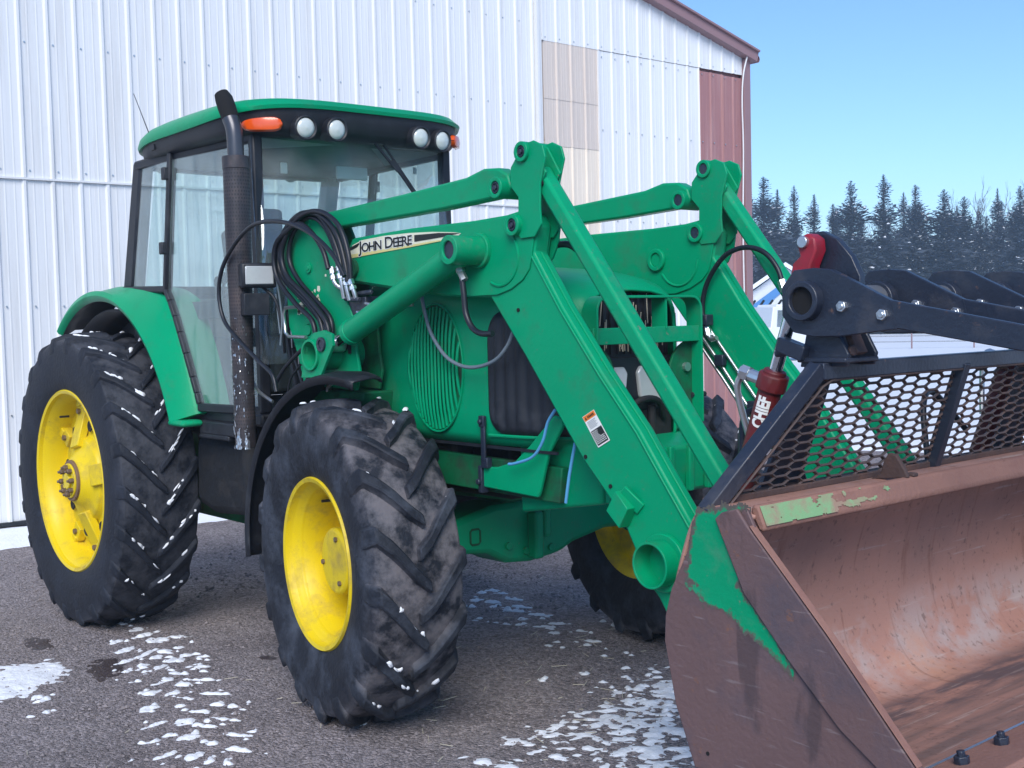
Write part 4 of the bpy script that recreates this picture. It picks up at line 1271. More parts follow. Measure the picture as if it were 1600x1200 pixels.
# dark gap between hood and cab
mb = MB(); mb.box((1.86, 0, 1.58), (.26, .84, .66)); mb.box((2.02, -.40, 1.50), (.36, .16, .42)); mb.box((2.15, -.44, 1.36), (.22, .12, .16)); part('cowl', 'grime', .02)(mb)
mb = MB()
rq = random.Random(12)
for k in range(9):
    x0 = 1.88 + .05 * k; y0 = -.50 - .02 * rq.random()
    mb.tube([(x0, y0, 1.95 - .02 * k), (x0 + rq.uniform(-.05, .05), y0 - .03, 1.75), (x0 + rq.uniform(-.05, .08), y0 - .01, 1.5), (x0 + rq.uniform(-.08, .08), y0 + .02, 1.25)], rq.choice((.008, .011, .014)), 7, smooth=5)
part('engine_hose', 'rubber_hose', kind='stuff')(mb)
mb = MB()
for k in range(5):
    x0 = 1.93 + .07 * k
    mb.tube([(x0, -.53, 1.92), (x0 + .02, -.54, 1.78), (x0 + rq.uniform(-.03, .03), -.53, 1.62)], .005, 6, smooth=4)
part('steel_line', 'steel', kind='stuff')(mb)
# front mudguards (black plastic) over the front tyres
def mudguard(s):
    mb = MB()
    angs = [186 - k * 4.6 for k in range(25)]
    for a in angs:
        a_ = R(a); f = (186 - a) / 111
        Rr = .845 + .015 * f
        for (y, dr) in ((-.80 + .0 * f, -.04), (-.805, -.005), (-.79, .0), (-.70 - .02 * f, .012), (-.56 - .10 * f ** 3, .008), (-.55 - .10 * f ** 3, -.01)):
            yy = y + (.10 * max(0, (a - 150) / 36) * 0)
            mb.v.append((2.72 + (Rr + dr) * math.cos(a_), yy, .731 + (Rr + dr) * math.sin(a_)))
    for i in range(len(angs) - 1):
        for k in range(5): mb.f.append((i * 6 + k, i * 6 + k + 1, (i + 1) * 6 + k + 1, (i + 1) * 6 + k)); mb.mi.append(0)
    o = obj('front_mudguard', mir(mb, s), M['black'], tractor, smooth=50)
    so = o.modifiers.new('solid', 'SOLIDIFY'); so.thickness = .008; so.offset = 0
    q = MB(); q.tube([(2.25, -.50, 1.30), (2.40, -.60, 1.52), (2.72, -.66, 1.575)], .014, 8, smooth=4)
    obj('mudguard_stay', mir(q, s), M['steel'], o)
for s in (-1, 1): mudguard(s)

# ---- rear fenders
RIN = ([14, 24, 31, 43, 52, 60, 70, 80, 90, 105, 130], [1.25, 1.255, 1.27, 1.32, 1.375, 1.33, 1.255, 1.21, 1.19, 1.185, 1.18])
def fender(s):
    mb = MB()
    angs = [21 + k * 2.5 for k in range(43)]
    for a in angs:
        a_ = R(a); ri = itp(RIN[0], RIN[1], a); ro = 1.095 + .03 * math.sin(max(0, R(a) - .3)) ** 2
        f = max(0, (a - 95) / 35)
        sec = [(-.785, ro - .015), (-.808, ro + .0), (-.815, ro + .022), (-.80, ro + .05), (-.765, ro * .55 + ri * .45 + .015), (-.715, ri * .9 + ro * .1), (-.69, ri), (-.50, ri + .002), (-.50, ri - .02), (-.69, ri - .03), (-.745, ro * .6 + ri * .4 - .03)]
        for (y, r) in sec: mb.v.append((r * math.cos(a_), y, .89 + r * math.sin(a_)))
    n = 11
    for i in range(len(angs) - 1):
        for k in range(n): mb.f.append((i * n + k, i * n + (k + 1) % n, (i + 1) * n + (k + 1) % n, (i + 1) * n + k)); mb.mi.append(1 if k in (8, 9, 10) else 0)
    mb.f += [tuple(range(n)), tuple(reversed(range((len(angs) - 1) * n, len(angs) * n)))]; mb.mi += [0, 0]
    return obj('rear_fender', mir(mb, s), [M['green'], M['black']], tractor, smooth=40)
for s in (-1, 1):
    fo = fender(s)
    mb = MB()
    a0 = R(21)
    mb.box((1.10, -.748, 1.287), (.20, .13, .036)); obj('fender_foot', mir(mb, s), M['green'], fo, bevel=.02)
    # dark inner wheel arch
    mb = MB()
    for k in range(24):
        a = R(20 + k * 5)
        for y in (-.70, -.44):
            r = 1.06 if y < -.6 else 1.04
            mb.v.append((r * math.cos(a), y, .89 + r * math.sin(a)))
    mb.f = [(2 * k, 2 * k + 1, 2 * k + 3, 2 * k + 2) for k in range(23)]; mb.mi = [0] * 23
    ob_ = obj('arch_liner', mir(mb, s), M['black'], fo, smooth=60)
    so = ob_.modifiers.new('solid', 'SOLIDIFY'); so.thickness = .01
    mb = MB()
    sec_ = [(1.20 * math.cos(R(18 + 6 * k)), .89 + 1.17 * math.sin(R(18 + 6 * k))) for k in range(20)] + [(.70 * math.cos(R(132 - 6 * k)), .89 + .70 * math.sin(R(132 - 6 * k))) for k in range(20)]
    mb.prism(sec_, -.46, -.44); obj('arch_side', mir(mb, s), M['black'], fo, smooth=0)

# ---- cab
def ys(x):
    return -.70 if x < 1.0 else -.70 + .07 * (x - 1.0) / .78
def side_prism(pts, t0, t1, s):
    """pts: (x, z) on the cab side; thickness from t0 (outside) to t1 (inside)"""
    mb = MB(); n = len(pts)
    mb.v = [(x, ys(x) - t0, z) for x, z in pts] + [(x, ys(x) + t1, z) for x, z in pts]
    mb.f = [tuple(range(n)), tuple(reversed(range(n, 2 * n)))] + [(i, n + i, n + (i + 1) % n, (i + 1) % n) for i in range(n)]
    mb.mi = [0] * len(mb.f)
    return mir(mb, s)
cabf = None
def side_bar(p, w, d, s, mb, out=.012):
    """chain of square bars along (x, z) points on the cab side"""
    for i in range(len(p) - 1):
        a = (p[i][0], ys(p[i][0]) - out + d / 2, p[i][1]); b = (p[i + 1][0], ys(p[i + 1][0]) - out + d / 2, p[i + 1][1])
        q = MB(); q.bar(a, b, w, d, (0, 1, 0)); q = mir(q, s); mb.add(q.v, q.f)
FEND = [(.80, 2.045), (.855, 1.975), (.915, 1.885), (.968, 1.792), (1.03, 1.672), (1.09, 1.538), (1.13, 1.45), (1.155, 1.39)]
mb = MB(); mb.box((1.05, 0, 1.325), (1.5, 1.30, .07)); mb.box((1.0, 0, 1.24), (1.3, 1.0, .12)); cab = part('cab', 'black', .015)(mb)
for s in (-1, 1):
    mb = MB(); side_bar([(1.775, 1.36), (1.768, 2.82)], .055, .06, s, mb); obj('front_post', mb, M['black'], cab, bevel=.012)
    mb = MB(); side_bar([(.93, 2.82), (.80, 2.04)], .038, .05, s, mb); obj('door_post', mb, M['black'], cab, bevel=.008)
    mb = side_prism([(.40, 2.83), (.17, 2.06), (.33, 2.06), (.53, 2.83)], .0, .09, s); obj('rear_post', mb, M['black'], cab, bevel=.025)
    mb = MB(); side_bar(FEND, .03, .04, s, mb); side_bar([(1.15, 1.372), (1.78, 1.372)], .045, .05, s, mb)
    door = obj('door', mb, M['black'], cab, bevel=.006)
    mb = MB(); side_bar([(.20, 2.062), (.80, 2.045)], .04, .05, s, mb); obj('side_sill', mb, M['black'], cab, bevel=.01)
    mb = MB(); side_bar([(.45, 2.795), (1.77, 2.80)], .05, .05, s, mb); obj('side_rail', mb, M['black'], cab, bevel=.01)
    mb = side_prism([(.945, 2.775), (.82, 2.04)] + FEND[1:] + [(1.755, 1.39), (1.745, 2.78)], -.008, .014, s); obj('door_glass', mb, M['glass'], door, smooth=0)
    mb = side_prism([(.53, 2.775), (.335, 2.08), (.785, 2.062), (.91, 2.775)], -.008, .014, s); obj('quarter_glass', mb, M['glass'], cab, smooth=0)
    q = MB()
    for zz in (2.70, 2.28):
        q.box((.90 - (2.70 - zz) * .16, -.722, zz), (.045, .03, .07))
    obj('door_hinge', mir(q, s), M['black'], cab, bevel=.006)
    q = MB(); q.tube([(1.66, -.672, 1.80), (1.66, -.70, 1.82), (1.655, -.705, 1.98), (1.655, -.675, 2.0)], .010, 8, smooth=4); q.box((1.66, -.668, 1.76), (.05, .02, .10)); obj('door_handle', mir(q, s), M['black'], door, bevel=.003)
# windscreen, bowed; rear window
mb = MB(); NW = 20
for i in range(NW + 1):
    y = -.645 + 1.29 * i / NW; x = 1.772 + .085 * (1 - (y / .645) ** 2)
    mb.v += [(x + .035, y, 1.62), (x + .03, y, 2.1), (x, y, 2.82)]
for i in range(NW):
    for k in range(2): mb.f.append((3 * i + k, 3 * i + 3 + k, 3 * i + 4 + k, 3 * i + 1 + k)); mb.mi.append(0)
ws = obj('windscreen', mb, M['glass'], cab, smooth=60)
so = ws.modifiers.new('solid', 'SOLIDIFY'); so.thickness = .006
mb = MB(); mb.add([(.30, -.60, 2.08), (.30, .60, 2.08), (.46, .58, 2.77), (.46, -.58, 2.77)], [(0, 1, 2, 3)]); rw_ = obj('rear_window', mb, M['glass'], cab, smooth=0)
so = rw_.modifiers.new('solid', 'SOLIDIFY'); so.thickness = .006
mb = MB(); mb.bar((.27, -.66, 2.05), (.27, .66, 2.05), .06, .06, (0, 0, 1)); mb.bar((.46, -.66, 2.80), (.46, .66, 2.80), .06, .06, (0, 0, 1)); mb.box((.24, 0, 1.70), (.06, 1.30, .68)); obj('rear_frame', mb, M['black'], cab, bevel=.01)
mb = MB(); mb.box((1.08, 0, 2.815), (1.36, 1.26, .03)); obj('headliner', mb, M['headliner'], cab, bevel=.01)
mb = MB(); mb.box((.30, 0, 1.68), (.05, 1.24, .64)); mb.box((.62, -.45, 1.55), (.6, .30, .42)); mb.box((.62, .45, 1.55), (.6, .30, .42)); obj('cab_lining', mb, M['interior'], cab, bevel=.03)
# wiper
mb = MB(); mb.bar((1.905, .03, 2.815), (1.892, .20, 2.66), .012, .010, (1, 0, 0)); mb.bar((1.90, .09, 2.815), (1.885, .30, 2.58), .010, .008, (1, 0, 0)); mb.bar((1.895, .16, 2.72), (1.862, .42, 2.45), .022, .012, (1, 0, 0)); mb.box((1.90, .05, 2.815), (.04, .09, .03))
obj('wiper', mb, M['black'], cab)
# seat, wheel, levers, mirror
mb = MB(); mb.box((.95, 0, 1.83), (.50, .52, .13)); mb.box((.72, 0, 2.12), (.13, .50, .60), Matrix.Rotation(R(-10), 3, 'Y')); mb.box((.67, 0, 2.47), (.10, .28, .16)); mb.box((.95, 0, 1.60), (.34, .34, .36)); mb.box((.88, -.31, 2.02), (.34, .07, .06)); mb.box((.88, .31, 2.02), (.34, .07, .06)); obj('seat', mb, M['seat'], cab, bevel=.04, bseg=3)
mb = MB(); cs, an = Vector((1.38, 0, 2.12)), R(35)
e1, e2 = Vector((math.cos(an), 0, math.sin(an))), Vector((0, 1, 0))
mb.tube([cs + (e1 * math.cos(a) + e2 * math.sin(a)) * .20 for a in [k * 2 * math.pi / 32 for k in range(33)]], .015, 8)
for k in range(3): mb.tube([cs, cs + (e1 * math.cos(k * 2.09) + e2 * math.sin(k * 2.09)) * .2], .012, 6)
mb.tube([cs, cs + Vector((.22, 0, -.42)), (1.66, 0, 1.4)], .045, 10); mb.box((1.60, 0, 1.80), (.16, .36, .22)); obj('steering_wheel', mb, M['seat'], cab)
mb = MB(); mb.box((.98, -.46, 1.92), (.62, .20, .10)); 
for k, (x, h) in enumerate(((1.22, .20), (1.12, .14), (1.03, .12), (.95, .10))):
    mb.tube([(x, -.46, 1.95), (x + .03, -.46, 1.95 + h)], [.010, .010], 8); mb.lathe([(-.04, .006), (-.02, .02), (.01, .024), (.03, .016), (.036, 0)], (x + .034, -.46, 1.98 + h), (.15, 0, 1), 10)
obj('lever_console', mb, M['seat'], cab, bevel=.008)
mb = MB(); mb.box((1.70, .02, 2.66), (.02, .20, .07)); mb.box((1.72, -.42, 2.66), (.012, .04, .06)); mb.box((1.705, .45, 2.70), (.01, .025, .04)); obj('cab_mirror', mb, M['white_trim'], cab, bevel=.008)

# roof
RCX, RHX, RHY, RN = 1.15, .85, .76, 4.2
def rout(t, sc=1.0, dx=0.0):
    c, s = math.cos(t), math.sin(t)
    return (RCX + dx + RHX * sc * math.copysign(abs(c) ** (2 / RN), c), RHY * sc * math.copysign(abs(s) ** (2 / RN), s))
NT = 96
def loft(layers, cap=True, capb=True):
    mb = MB()
    for (z, sc, dx) in layers:
        for k in range(NT):
            x, y = rout(2 * math.pi * k / NT, sc, dx)
            f_ = max(0, (x - 1.15) / .85)
            zz = z - .022 * ((x - 1.25) / .9) ** 2 - .02 * max(0, (.75 - x) / .5) + (.062 if 2.88 < z < 2.93 else (.03 if z > 2.93 and z < 2.99 else .012 if z > 2.99 else 0)) * f_ ** 2
            mb.v.append((x, y, zz))
    for i in range(len(layers) - 1):
        for k in range(NT):
            k2 = (k + 1) % NT
            mb.f.append((i * NT + k, i * NT + k2, (i + 1) * NT + k2, (i + 1) * NT + k)); mb.mi.append(0)
    if cap: mb.f.append(tuple(range((len(layers) - 1) * NT, len(layers) * NT))); mb.mi.append(0)
    if capb: mb.f.append(tuple(reversed(range(NT)))); mb.mi.append(0)
    return mb
rb = obj('roof_visor', loft([(2.812, .905, -.01), (2.825, .955, -.01), (2.85, .975, 0), (2.90, .985, 0)]), M['black'], cab, smooth=50)
rf = obj('roof', loft([(2.896, .98, 0), (2.892, 1.005, 0), (2.91, 1.012, 0), (2.945, 1.0, 0), (2.975, .965, 0), (3.000, .90, 0), (3.018, .80, 0), (3.030, .62, 0), (3.036, .40, 0), (3.038, .2, 0)]), M['green'], cab, smooth=60)
mb = MB()
mb.add([], [])
for t in (1,):
    pts = []
    for k in range(-14, 15):
        y = k / 14 * .60
        pts.append((1.64, y, 3.024 - .10 * abs(y / .74) ** 5 - .004))
    mb.tube(pts, .008, 6)
obj('roof_seam', mb, M['green_dark'], cab)
# amber corner lamps and work lamps in the visor
for s in (-1, 1):
    mb = MB(); ts = []
    for k in range(21):
        f = k / 20; t = R(-57 + 27 * f)
        hh = .040 * math.sqrt(max(.0, 1 - (2 * f - 1) ** 4)) * (.75 + .25 * f) + .002
        x, y = rout(t, .985); x2, y2 = rout(t, 1.008)
        for (a, b, dz) in ((x, y, -hh), (x2, y2, -hh * .8), (x2 + .004, y2 - .003, 0), (x2, y2, hh * .8), (x, y, hh)):
            mb.v.append((a, b, 2.853 + dz))
    for k in range(20):
        for e in range(4): mb.f.append((5 * k + e, 5 * k + e + 1, 5 * k + 6 + e, 5 * k + 5 + e)); mb.mi.append(0)
    obj('amber_lamp', mir(mb, s), M['amber'], cab, smooth=60)
    for y in (-.27, -.437):
        x = 1.990 - (.028 if y < -.4 else 0)
        d = Vector((1, .10 * (-1 if y < -.4 else 0) * (1), -.10)).normalized()
        c = Vector((x, y, 2.838))
        mb = MB(); mb.lathe([(-.12, .045), (-.06, .060), (.0, .064), (.035, .064), (.040, .058), (.03, .05), (.02, .0)], c, d, 28)
        lo = obj('work_lamp', mir(mb, s), M['black'], cab, smooth=50)
        mb = MB(); mb.lathe([(.026, .052), (.034, .048), (.042, .03), (.045, .0)], c, d, 28)
        obj('lens', mir(mb, s), M['lens'], lo, smooth=60)
    mb = MB(); mb.lathe([(-.05, .05), (.0, .06), (.03, .06), (.03, .05), (.02, 0)], (.30, -.45, 2.84), (-1, 0, -.1), 20); obj('rear_lamp', mir(mb, s), M['black'], cab)
# antenna
mb = MB(); mb.tube([(.80, -.735, 2.865), (.545, -.735, 3.205)], [.0035, .002], 6); mb.box((.80, -.735, 2.858), (.05, .025, .03)); obj('antenna', mb, M['black'], cab)
# exhaust
ex_c = Vector((1.86, -.775, 0))
mb = MB(); NS, NR = 56, 150
for i in range(NR + 1):
    f = i / NR; z = 1.30 + f * 1.34
    r = .054 + .012 * min(1, max(0, (f - .25) / .5))
    dxl = -.012 * (1 - f)
    for k in range(NS):
        a = 2 * math.pi * (k + .5 * ((i // 2) % 2)) / NS
        mb.v.append((ex_c.x + r * math.cos(a) - dxl * 0, ex_c.y + r * math.sin(a), z))
for i in range(NR):
    for k in range(NS):
        k2 = (k + 1) % NS
        mb.f.append((i * NS + k, i * NS + k2, (i + 1) * NS + k2, (i + 1) * NS + k)); mb.mi.append(1 if (i % 2 == 0 and k % 2 == 0) else 0)
M['shield'] = pm('scorched_exhaust_shield', (0.050, 0.045, 0.050), 0.42, metal=0.35, var=0.3, vscale=10, dirt=(0.12, 0.09, 0.085), dirt_amt=0.7, dirt_scale=9, dirt_lo=.48)
M['hole'] = pm('soot_and_hole_black', (0.006, 0.006, 0.007), 0.9, var=0.1)  # sooty pipe tip; elsewhere flat black mimics the dark inside holes
M['slot'] = pm('shield_slots', (0.028, 0.026, 0.03), 0.8, var=0.3)
M['pipe'] = pm('grey_exhaust_pipe', (0.085, 0.085, 0.095), 0.32, metal=0.6, var=0.2, vscale=14)
exo = obj('exhaust', mb, [M['shield'], M['slot']], tractor, smooth=30)
mb = MB(); mb.ring((1.86, -.775, 2.615), (1.86, -.775, 2.68), .069, .03, 28); obj('shield_band', mb, M['shield'], exo, bevel=.004)
mb = MB(); mb.cyl((1.86, -.775, 1.20), (1.86, -.775, 1.31), .052, 24); obj('muffler_end', mb, M['shield'], exo, bevel=.004)
mb = MB(); mb.tube([(1.862, -.775, 2.60), (1.862, -.775, 2.74), (1.855, -.777, 2.82), (1.83, -.785, 2.885), (1.815, -.79, 2.93)], .042, 24, caps=False, smooth=5); obj('pipe', mb, M['pipe'], exo, smooth=60)
mb = MB(); mb.tube([(1.834, -.783, 2.875), (1.815, -.790, 2.93), (1.80, -.797, 2.975), (1.785, -.804, 3.005)], [.0435, .046, .045, .036], 24); obj('pipe_tip', mb, M['hole'], exo, smooth=60)
q = MB(); ids = {}
def evid(i, j):
    if (i, j) not in ids:
        a, z = R(-125 + i * 3), 1.195 + j * .0055
        r = .0565 + .0035 * fbm(i * .35, j * .35, 2, 3)
        ids[i, j] = len(q.v); q.v.append((1.86 + r * math.cos(a), -.775 + r * math.sin(a), z))
    return ids[i, j]
for i in range(42):
    for j in range(150):
        z = j * .0055
        d = .12 - z * 3.2 + .75 * fbm(i * .13, z * 17, 6, 4) if z < .16 else -.42 + .9 * fbm(i * .21, z * 26, 6, 4)
        if d > 0: q.f.append((evid(i, j), evid(i + 1, j), evid(i + 1, j + 1), evid(i, j + 1))); q.mi.append(0)
obj('foil_scraps', q, M['steel'], exo, smooth=30, recalc=False, kind='stuff')
# square work lamp by the exhaust
wl = Vector((1.97, -.735, 2.075))
wd = Matrix.Rotation(R(-12), 3, 'Z')
mb = MB(); mb.box(wl, (.07, .18, .125), wd); mb.bar(wl + Vector((-.03, .07, 0)), (1.80, -.60, 2.09), .03, .03, (0, 0, 1)); lamp = part('side_work_lamp', 'black', .012)(mb)
mb = MB(); mb.box(wl + wd @ Vector((.036, 0, 0)), (.012, .145, .092), wd); obj('lens', mb, M['headlens'], lamp, bevel=.005)
mb = MB(); mb.box((1.95, -.745, 1.93), (.09, .13, .11), wd); mb.tube([(1.95, -.70, 2.02), (2.01, -.66, 1.95), (2.02, -.63, 1.80), (1.98, -.60, 1.68)], .008, 7, smooth=5); obj('lamp_bracket', mb, M['black'], lamp, bevel=.012)
mb = MB(); mb.tube([(2.03, -.66, 2.05), (2.03, -.645, 1.95), (2.035, -.64, 1.84), (2.01, -.64, 1.72)], .0055, 6, smooth=5); mb.tube([(2.0, -.65, 1.98), (2.0, -.645, 1.9), (2.01, -.64, 1.78)], .004, 6, smooth=5); obj('lamp_cable', mb, M['grey_hose'], lamp)
mb = MB(); mb.tube([(1.80, -.70, 1.575), (1.815, -.70, 1.535), (1.885, -.70, 1.48), (2.0, -.69, 1.435)], .009, 7, smooth=2); part('grab_hook', 'steel')(mb)

# =================================================================== FRONT LOADER
D = {"arm": [[2.566, -0.57, 2.148], [2.61, -0.57, 2.224], [3.068, -0.57, 2.236], [3.524, -0.57, 2.235], [3.731, -0.57, 2.241], [3.818, -0.57, 2.252], [3.898, -0.57, 2.228], [3.923, -0.57, 2.186], [3.913, -0.57, 2.137], [3.9, -0.57, 2.081], [4.059, -0.57, 1.865], [4.261, -0.57, 1.624], [4.451, -0.57, 1.416], [4.571, -0.57, 1.258], [4.693, -0.57, 1.102], [4.699, -0.57, 0.991], [4.636, -0.57, 0.779], [4.587, -0.57, 0.739], [4.531, -0.57, 0.818], [4.479, -0.57, 0.868], [4.378, -0.57, 1.044], [4.301, -0.57, 1.142], [4.155, -0.57, 1.283], [4.01, -0.57, 1.459], [3.829, -0.57, 1.68], [3.625, -0.57, 1.914], [3.29, -0.57, 1.932], [2.956, -0.57, 1.971], [2.576, -0.57, 2.015]], "armplate": [[2.593, -0.575, 2.186], [2.617, -0.575, 2.218], [3.075, -0.575, 2.23], [3.53, -0.575, 2.229], [3.736, -0.575, 2.233], [3.823, -0.575, 2.244], [3.892, -0.575, 2.223], [3.917, -0.575, 2.187], [3.908, -0.575, 2.138], [3.894, -0.575, 2.079], [3.877, -0.575, 2.02], [3.837, -0.575, 1.979], [3.765, -0.575, 1.944], [3.676, -0.575, 1.923], [3.518, -0.575, 1.923], [3.297, -0.575, 1.94], [2.963, -0.575, 1.98], [2.595, -0.575, 2.026]], "decal": [[2.576, -0.58, 2.136], [2.606, -0.58, 2.179], [2.695, -0.58, 2.203], [2.881, -0.58, 2.212], [3.081, -0.58, 2.21], [3.315, -0.58, 2.2], [3.431, -0.58, 2.185], [3.395, -0.58, 2.166], [3.313, -0.58, 2.155], [3.078, -0.58, 2.148], [2.825, -0.58, 2.137], [2.587, -0.58, 2.129]], "label": [[4.157, -0.58, 1.449], [4.22, -0.58, 1.481], [4.301, -0.58, 1.378], [4.243, -0.58, 1.334]], "bell": [[3.867, -0.585, 2.503], [3.928, -0.585, 2.512], [3.98, -0.585, 2.489], [3.996, -0.585, 2.441], [3.964, -0.585, 2.347], [3.96, -0.585, 2.249], [3.966, -0.585, 2.188], [3.923, -0.585, 2.141], [3.843, -0.585, 2.139], [3.79, -0.585, 2.193], [3.831, -0.585, 2.248], [3.833, -0.585, 2.303], [3.788, -0.585, 2.347], [3.791, -0.585, 2.422]], "rearlink": [[2.307, -0.545, 2.361], [3.04, -0.545, 2.392], [3.478, -0.545, 2.417], [3.594, -0.545, 2.441], [3.688, -0.545, 2.434], [3.747, -0.545, 2.404], [3.769, -0.545, 2.351], [3.736, -0.545, 2.316], [3.663, -0.545, 2.315], [3.319, -0.545, 2.3], [2.449, -0.545, 2.282], [2.32, -0.545, 2.282]], "tower": [[2.024, -0.6, 2.22], [2.133, -0.6, 2.319], [2.296, -0.6, 2.36], [2.396, -0.6, 2.336], [2.451, -0.6, 2.286], [2.606, -0.6, 2.02], [2.601, -0.6, 1.929], [2.657, -0.6, 1.838], [2.67, -0.6, 1.688], [2.693, -0.6, 1.598], [2.66, -0.6, 1.507], [2.182, -0.6, 1.525], [2.14, -0.6, 1.653], [2.055, -0.6, 1.814], [2.045, -0.6, 1.944]], "lug": [[2.375, -0.73, 1.568], [2.427, -0.73, 1.722], [2.501, -0.73, 1.782], [2.593, -0.73, 1.794], [2.665, -0.73, 1.775], [2.668, -0.73, 1.722], [2.607, -0.73, 1.647], [2.546, -0.73, 1.571]], "coil1": [[2.689, -0.66, 2.016], [2.677, -0.66, 2.091], [2.618, -0.66, 2.227], [2.511, -0.66, 2.319], [2.379, -0.66, 2.357], [2.226, -0.66, 2.341], [2.114, -0.66, 2.261], [2.069, -0.66, 2.169], [2.156, -0.66, 2.037], [2.322, -0.66, 1.937], [2.435, -0.66, 1.842], [2.457, -0.66, 1.719], [2.362, -0.66, 1.611], [2.265, -0.66, 1.514]], "coil2": [[2.631, -0.65, 2.048], [2.608, -0.65, 2.139], [2.531, -0.65, 2.264], [2.42, -0.65, 2.348], [2.272, -0.65, 2.363], [2.131, -0.65, 2.308], [2.034, -0.65, 2.203], [2.064, -0.65, 2.073], [2.245, -0.65, 1.955], [2.373, -0.65, 1.874], [2.485, -0.65, 1.78], [2.456, -0.65, 1.688], [2.344, -0.65, 1.594], [2.215, -0.65, 1.49]], "coil3": [[2.733, -0.67, 2.029], [2.722, -0.67, 2.132], [2.664, -0.67, 2.254], [2.567, -0.67, 2.326], [2.437, -0.67, 2.361], [2.305, -0.67, 2.347], [2.19, -0.67, 2.287], [2.107, -0.67, 2.182], [2.15, -0.67, 2.069], [2.329, -0.67, 1.962], [2.498, -0.67, 1.842], [2.527, -0.67, 1.75], [2.487, -0.67, 1.659]], "coil4": [[2.558, -0.68, 2.081], [2.517, -0.68, 2.167], [2.424, -0.68, 2.255], [2.307, -0.68, 2.31], [2.195, -0.68, 2.287], [2.077, -0.68, 2.232], [2.045, -0.68, 2.138], [2.089, -0.68, 2.04], [2.246, -0.68, 1.924], [2.392, -0.68, 1.843], [2.416, -0.68, 1.751], [2.338, -0.68, 1.658]], "coil5": [[2.579, -0.64, 2.105], [2.55, -0.64, 2.187], [2.476, -0.64, 2.283], [2.374, -0.64, 2.337], [2.265, -0.64, 2.33], [2.161, -0.64, 2.259], [2.128, -0.64, 2.15], [2.203, -0.64, 2.051], [2.349, -0.64, 1.952], [2.49, -0.64, 1.856], [2.508, -0.64, 1.765], [2.457, -0.64, 1.682]], "loopcable": [[2.979, -0.86, 2.027], [2.89, -0.86, 2.125], [2.734, -0.86, 2.22], [2.54, -0.86, 2.286], [2.332, -0.86, 2.314], [2.154, -0.86, 2.303], [1.977, -0.86, 2.227], [1.837, -0.86, 2.114], [1.791, -0.86, 1.986], [1.837, -0.86, 1.855], [1.981, -0.86, 1.757], [2.172, -0.86, 1.657], [2.312, -0.86, 1.588], [2.35, -0.86, 1.506]], "loopcable2": [[2.051, -0.7, 1.527], [2.153, -0.7, 1.609], [2.314, -0.7, 1.696], [2.449, -0.7, 1.751]], "wires1": [[2.107, -0.66, 1.488], [2.143, -0.66, 1.559], [2.241, -0.66, 1.625]], "boss_hose": [[3.552, -0.66, 1.993], [3.562, -0.66, 1.93], [3.572, -0.66, 1.851], [3.611, -0.66, 1.794], [3.668, -0.66, 1.77], [3.741, -0.66, 1.769]], "boss_fit": [[3.529, -0.66, 2.059], [3.545, -0.66, 2.022], [3.569, -0.66, 1.987]], "clearhose": [[3.049, -0.5, 1.934], [3.07, -0.5, 1.859], [3.114, -0.5, 1.767], [3.213, -0.5, 1.67], [3.331, -0.5, 1.627], [3.446, -0.5, 1.626], [3.563, -0.5, 1.657], [3.64, -0.5, 1.716], [3.679, -0.5, 1.774]], "bluetube": [[3.893, -0.47, 1.46], [3.845, -0.47, 1.406], [3.811, -0.47, 1.326], [3.746, -0.47, 1.259], [3.636, -0.47, 1.224], [3.594, -0.47, 1.218]], "bluetube2": [[4.036, -0.5, 1.338], [4.0, -0.5, 1.215], [3.974, -0.5, 1.096]], "hose_in": [[4.038, -0.46, 2.082], [3.977, -0.46, 2.111], [3.903, -0.46, 2.111], [3.86, -0.46, 2.083], [3.877, -0.46, 2.008], [3.942, -0.46, 1.922], [4.002, -0.46, 1.84]], "farhose": [[4.303, 0.46, 1.955], [4.281, 0.46, 2.01], [4.231, 0.46, 2.069], [4.164, 0.46, 2.103], [4.077, 0.46, 2.108], [3.987, 0.46, 2.074], [3.905, 0.46, 1.985], [3.87, 0.46, 1.901], [3.865, 0.46, 1.829], [3.882, 0.46, 1.772]], "farfit2": [[4.3, 0.46, 1.961], [4.316, 0.46, 1.915], [4.328, 0.46, 1.885]], "farfit": [[3.883, 0.46, 1.777], [3.897, 0.46, 1.731], [3.918, 0.46, 1.714], [3.944, 0.46, 1.72]], "pipe1": [[3.808, 0.48, 1.766], [3.962, 0.48, 1.585], [4.17, 0.48, 1.33]], "pipe2": [[3.807, 0.48, 1.714], [3.961, 0.48, 1.537], [4.142, 0.48, 1.318]], "pipe3": [[3.825, 0.48, 1.83], [3.999, 0.48, 1.628], [4.205, 0.48, 1.382]], "handle": [[2.256, -0.64, 1.911], [2.074, -0.64, 1.909], [2.053, -0.64, 1.88], [2.066, -0.64, 1.783], [2.103, -0.64, 1.763], [2.265, -0.64, 1.76]], "hook": [[1.772, -0.7, 1.57], [1.79, -0.7, 1.534], [1.862, -0.7, 1.482], [1.98, -0.7, 1.44]], "plate": [[5.139, -1.1, 1.175], [5.167, -1.1, 1.234], [5.204, -1.1, 1.279], [5.341, -1.1, 1.3], [5.368, -1.1, 1.289], [5.397, -1.1, 1.234], [5.628, -1.1, 0.999], [5.884, -1.1, 0.717], [5.948, -1.1, 0.653], [5.828, -1.1, 0.626], [5.523, -1.1, 0.566], [5.165, -1.1, 0.52], [5.095, -1.1, 0.688], [5.058, -1.1, 0.871], [5.063, -1.1, 0.948]]}
loader = thing('front_loader', 'green front loader with two bent lift arms bolted to the tractor', 'loader', (2.3, 0, 1.5))
def xz(k): return [(p[0], p[2]) for p in D[k]]
def P3(k): return [tuple(p) for p in D[k]]
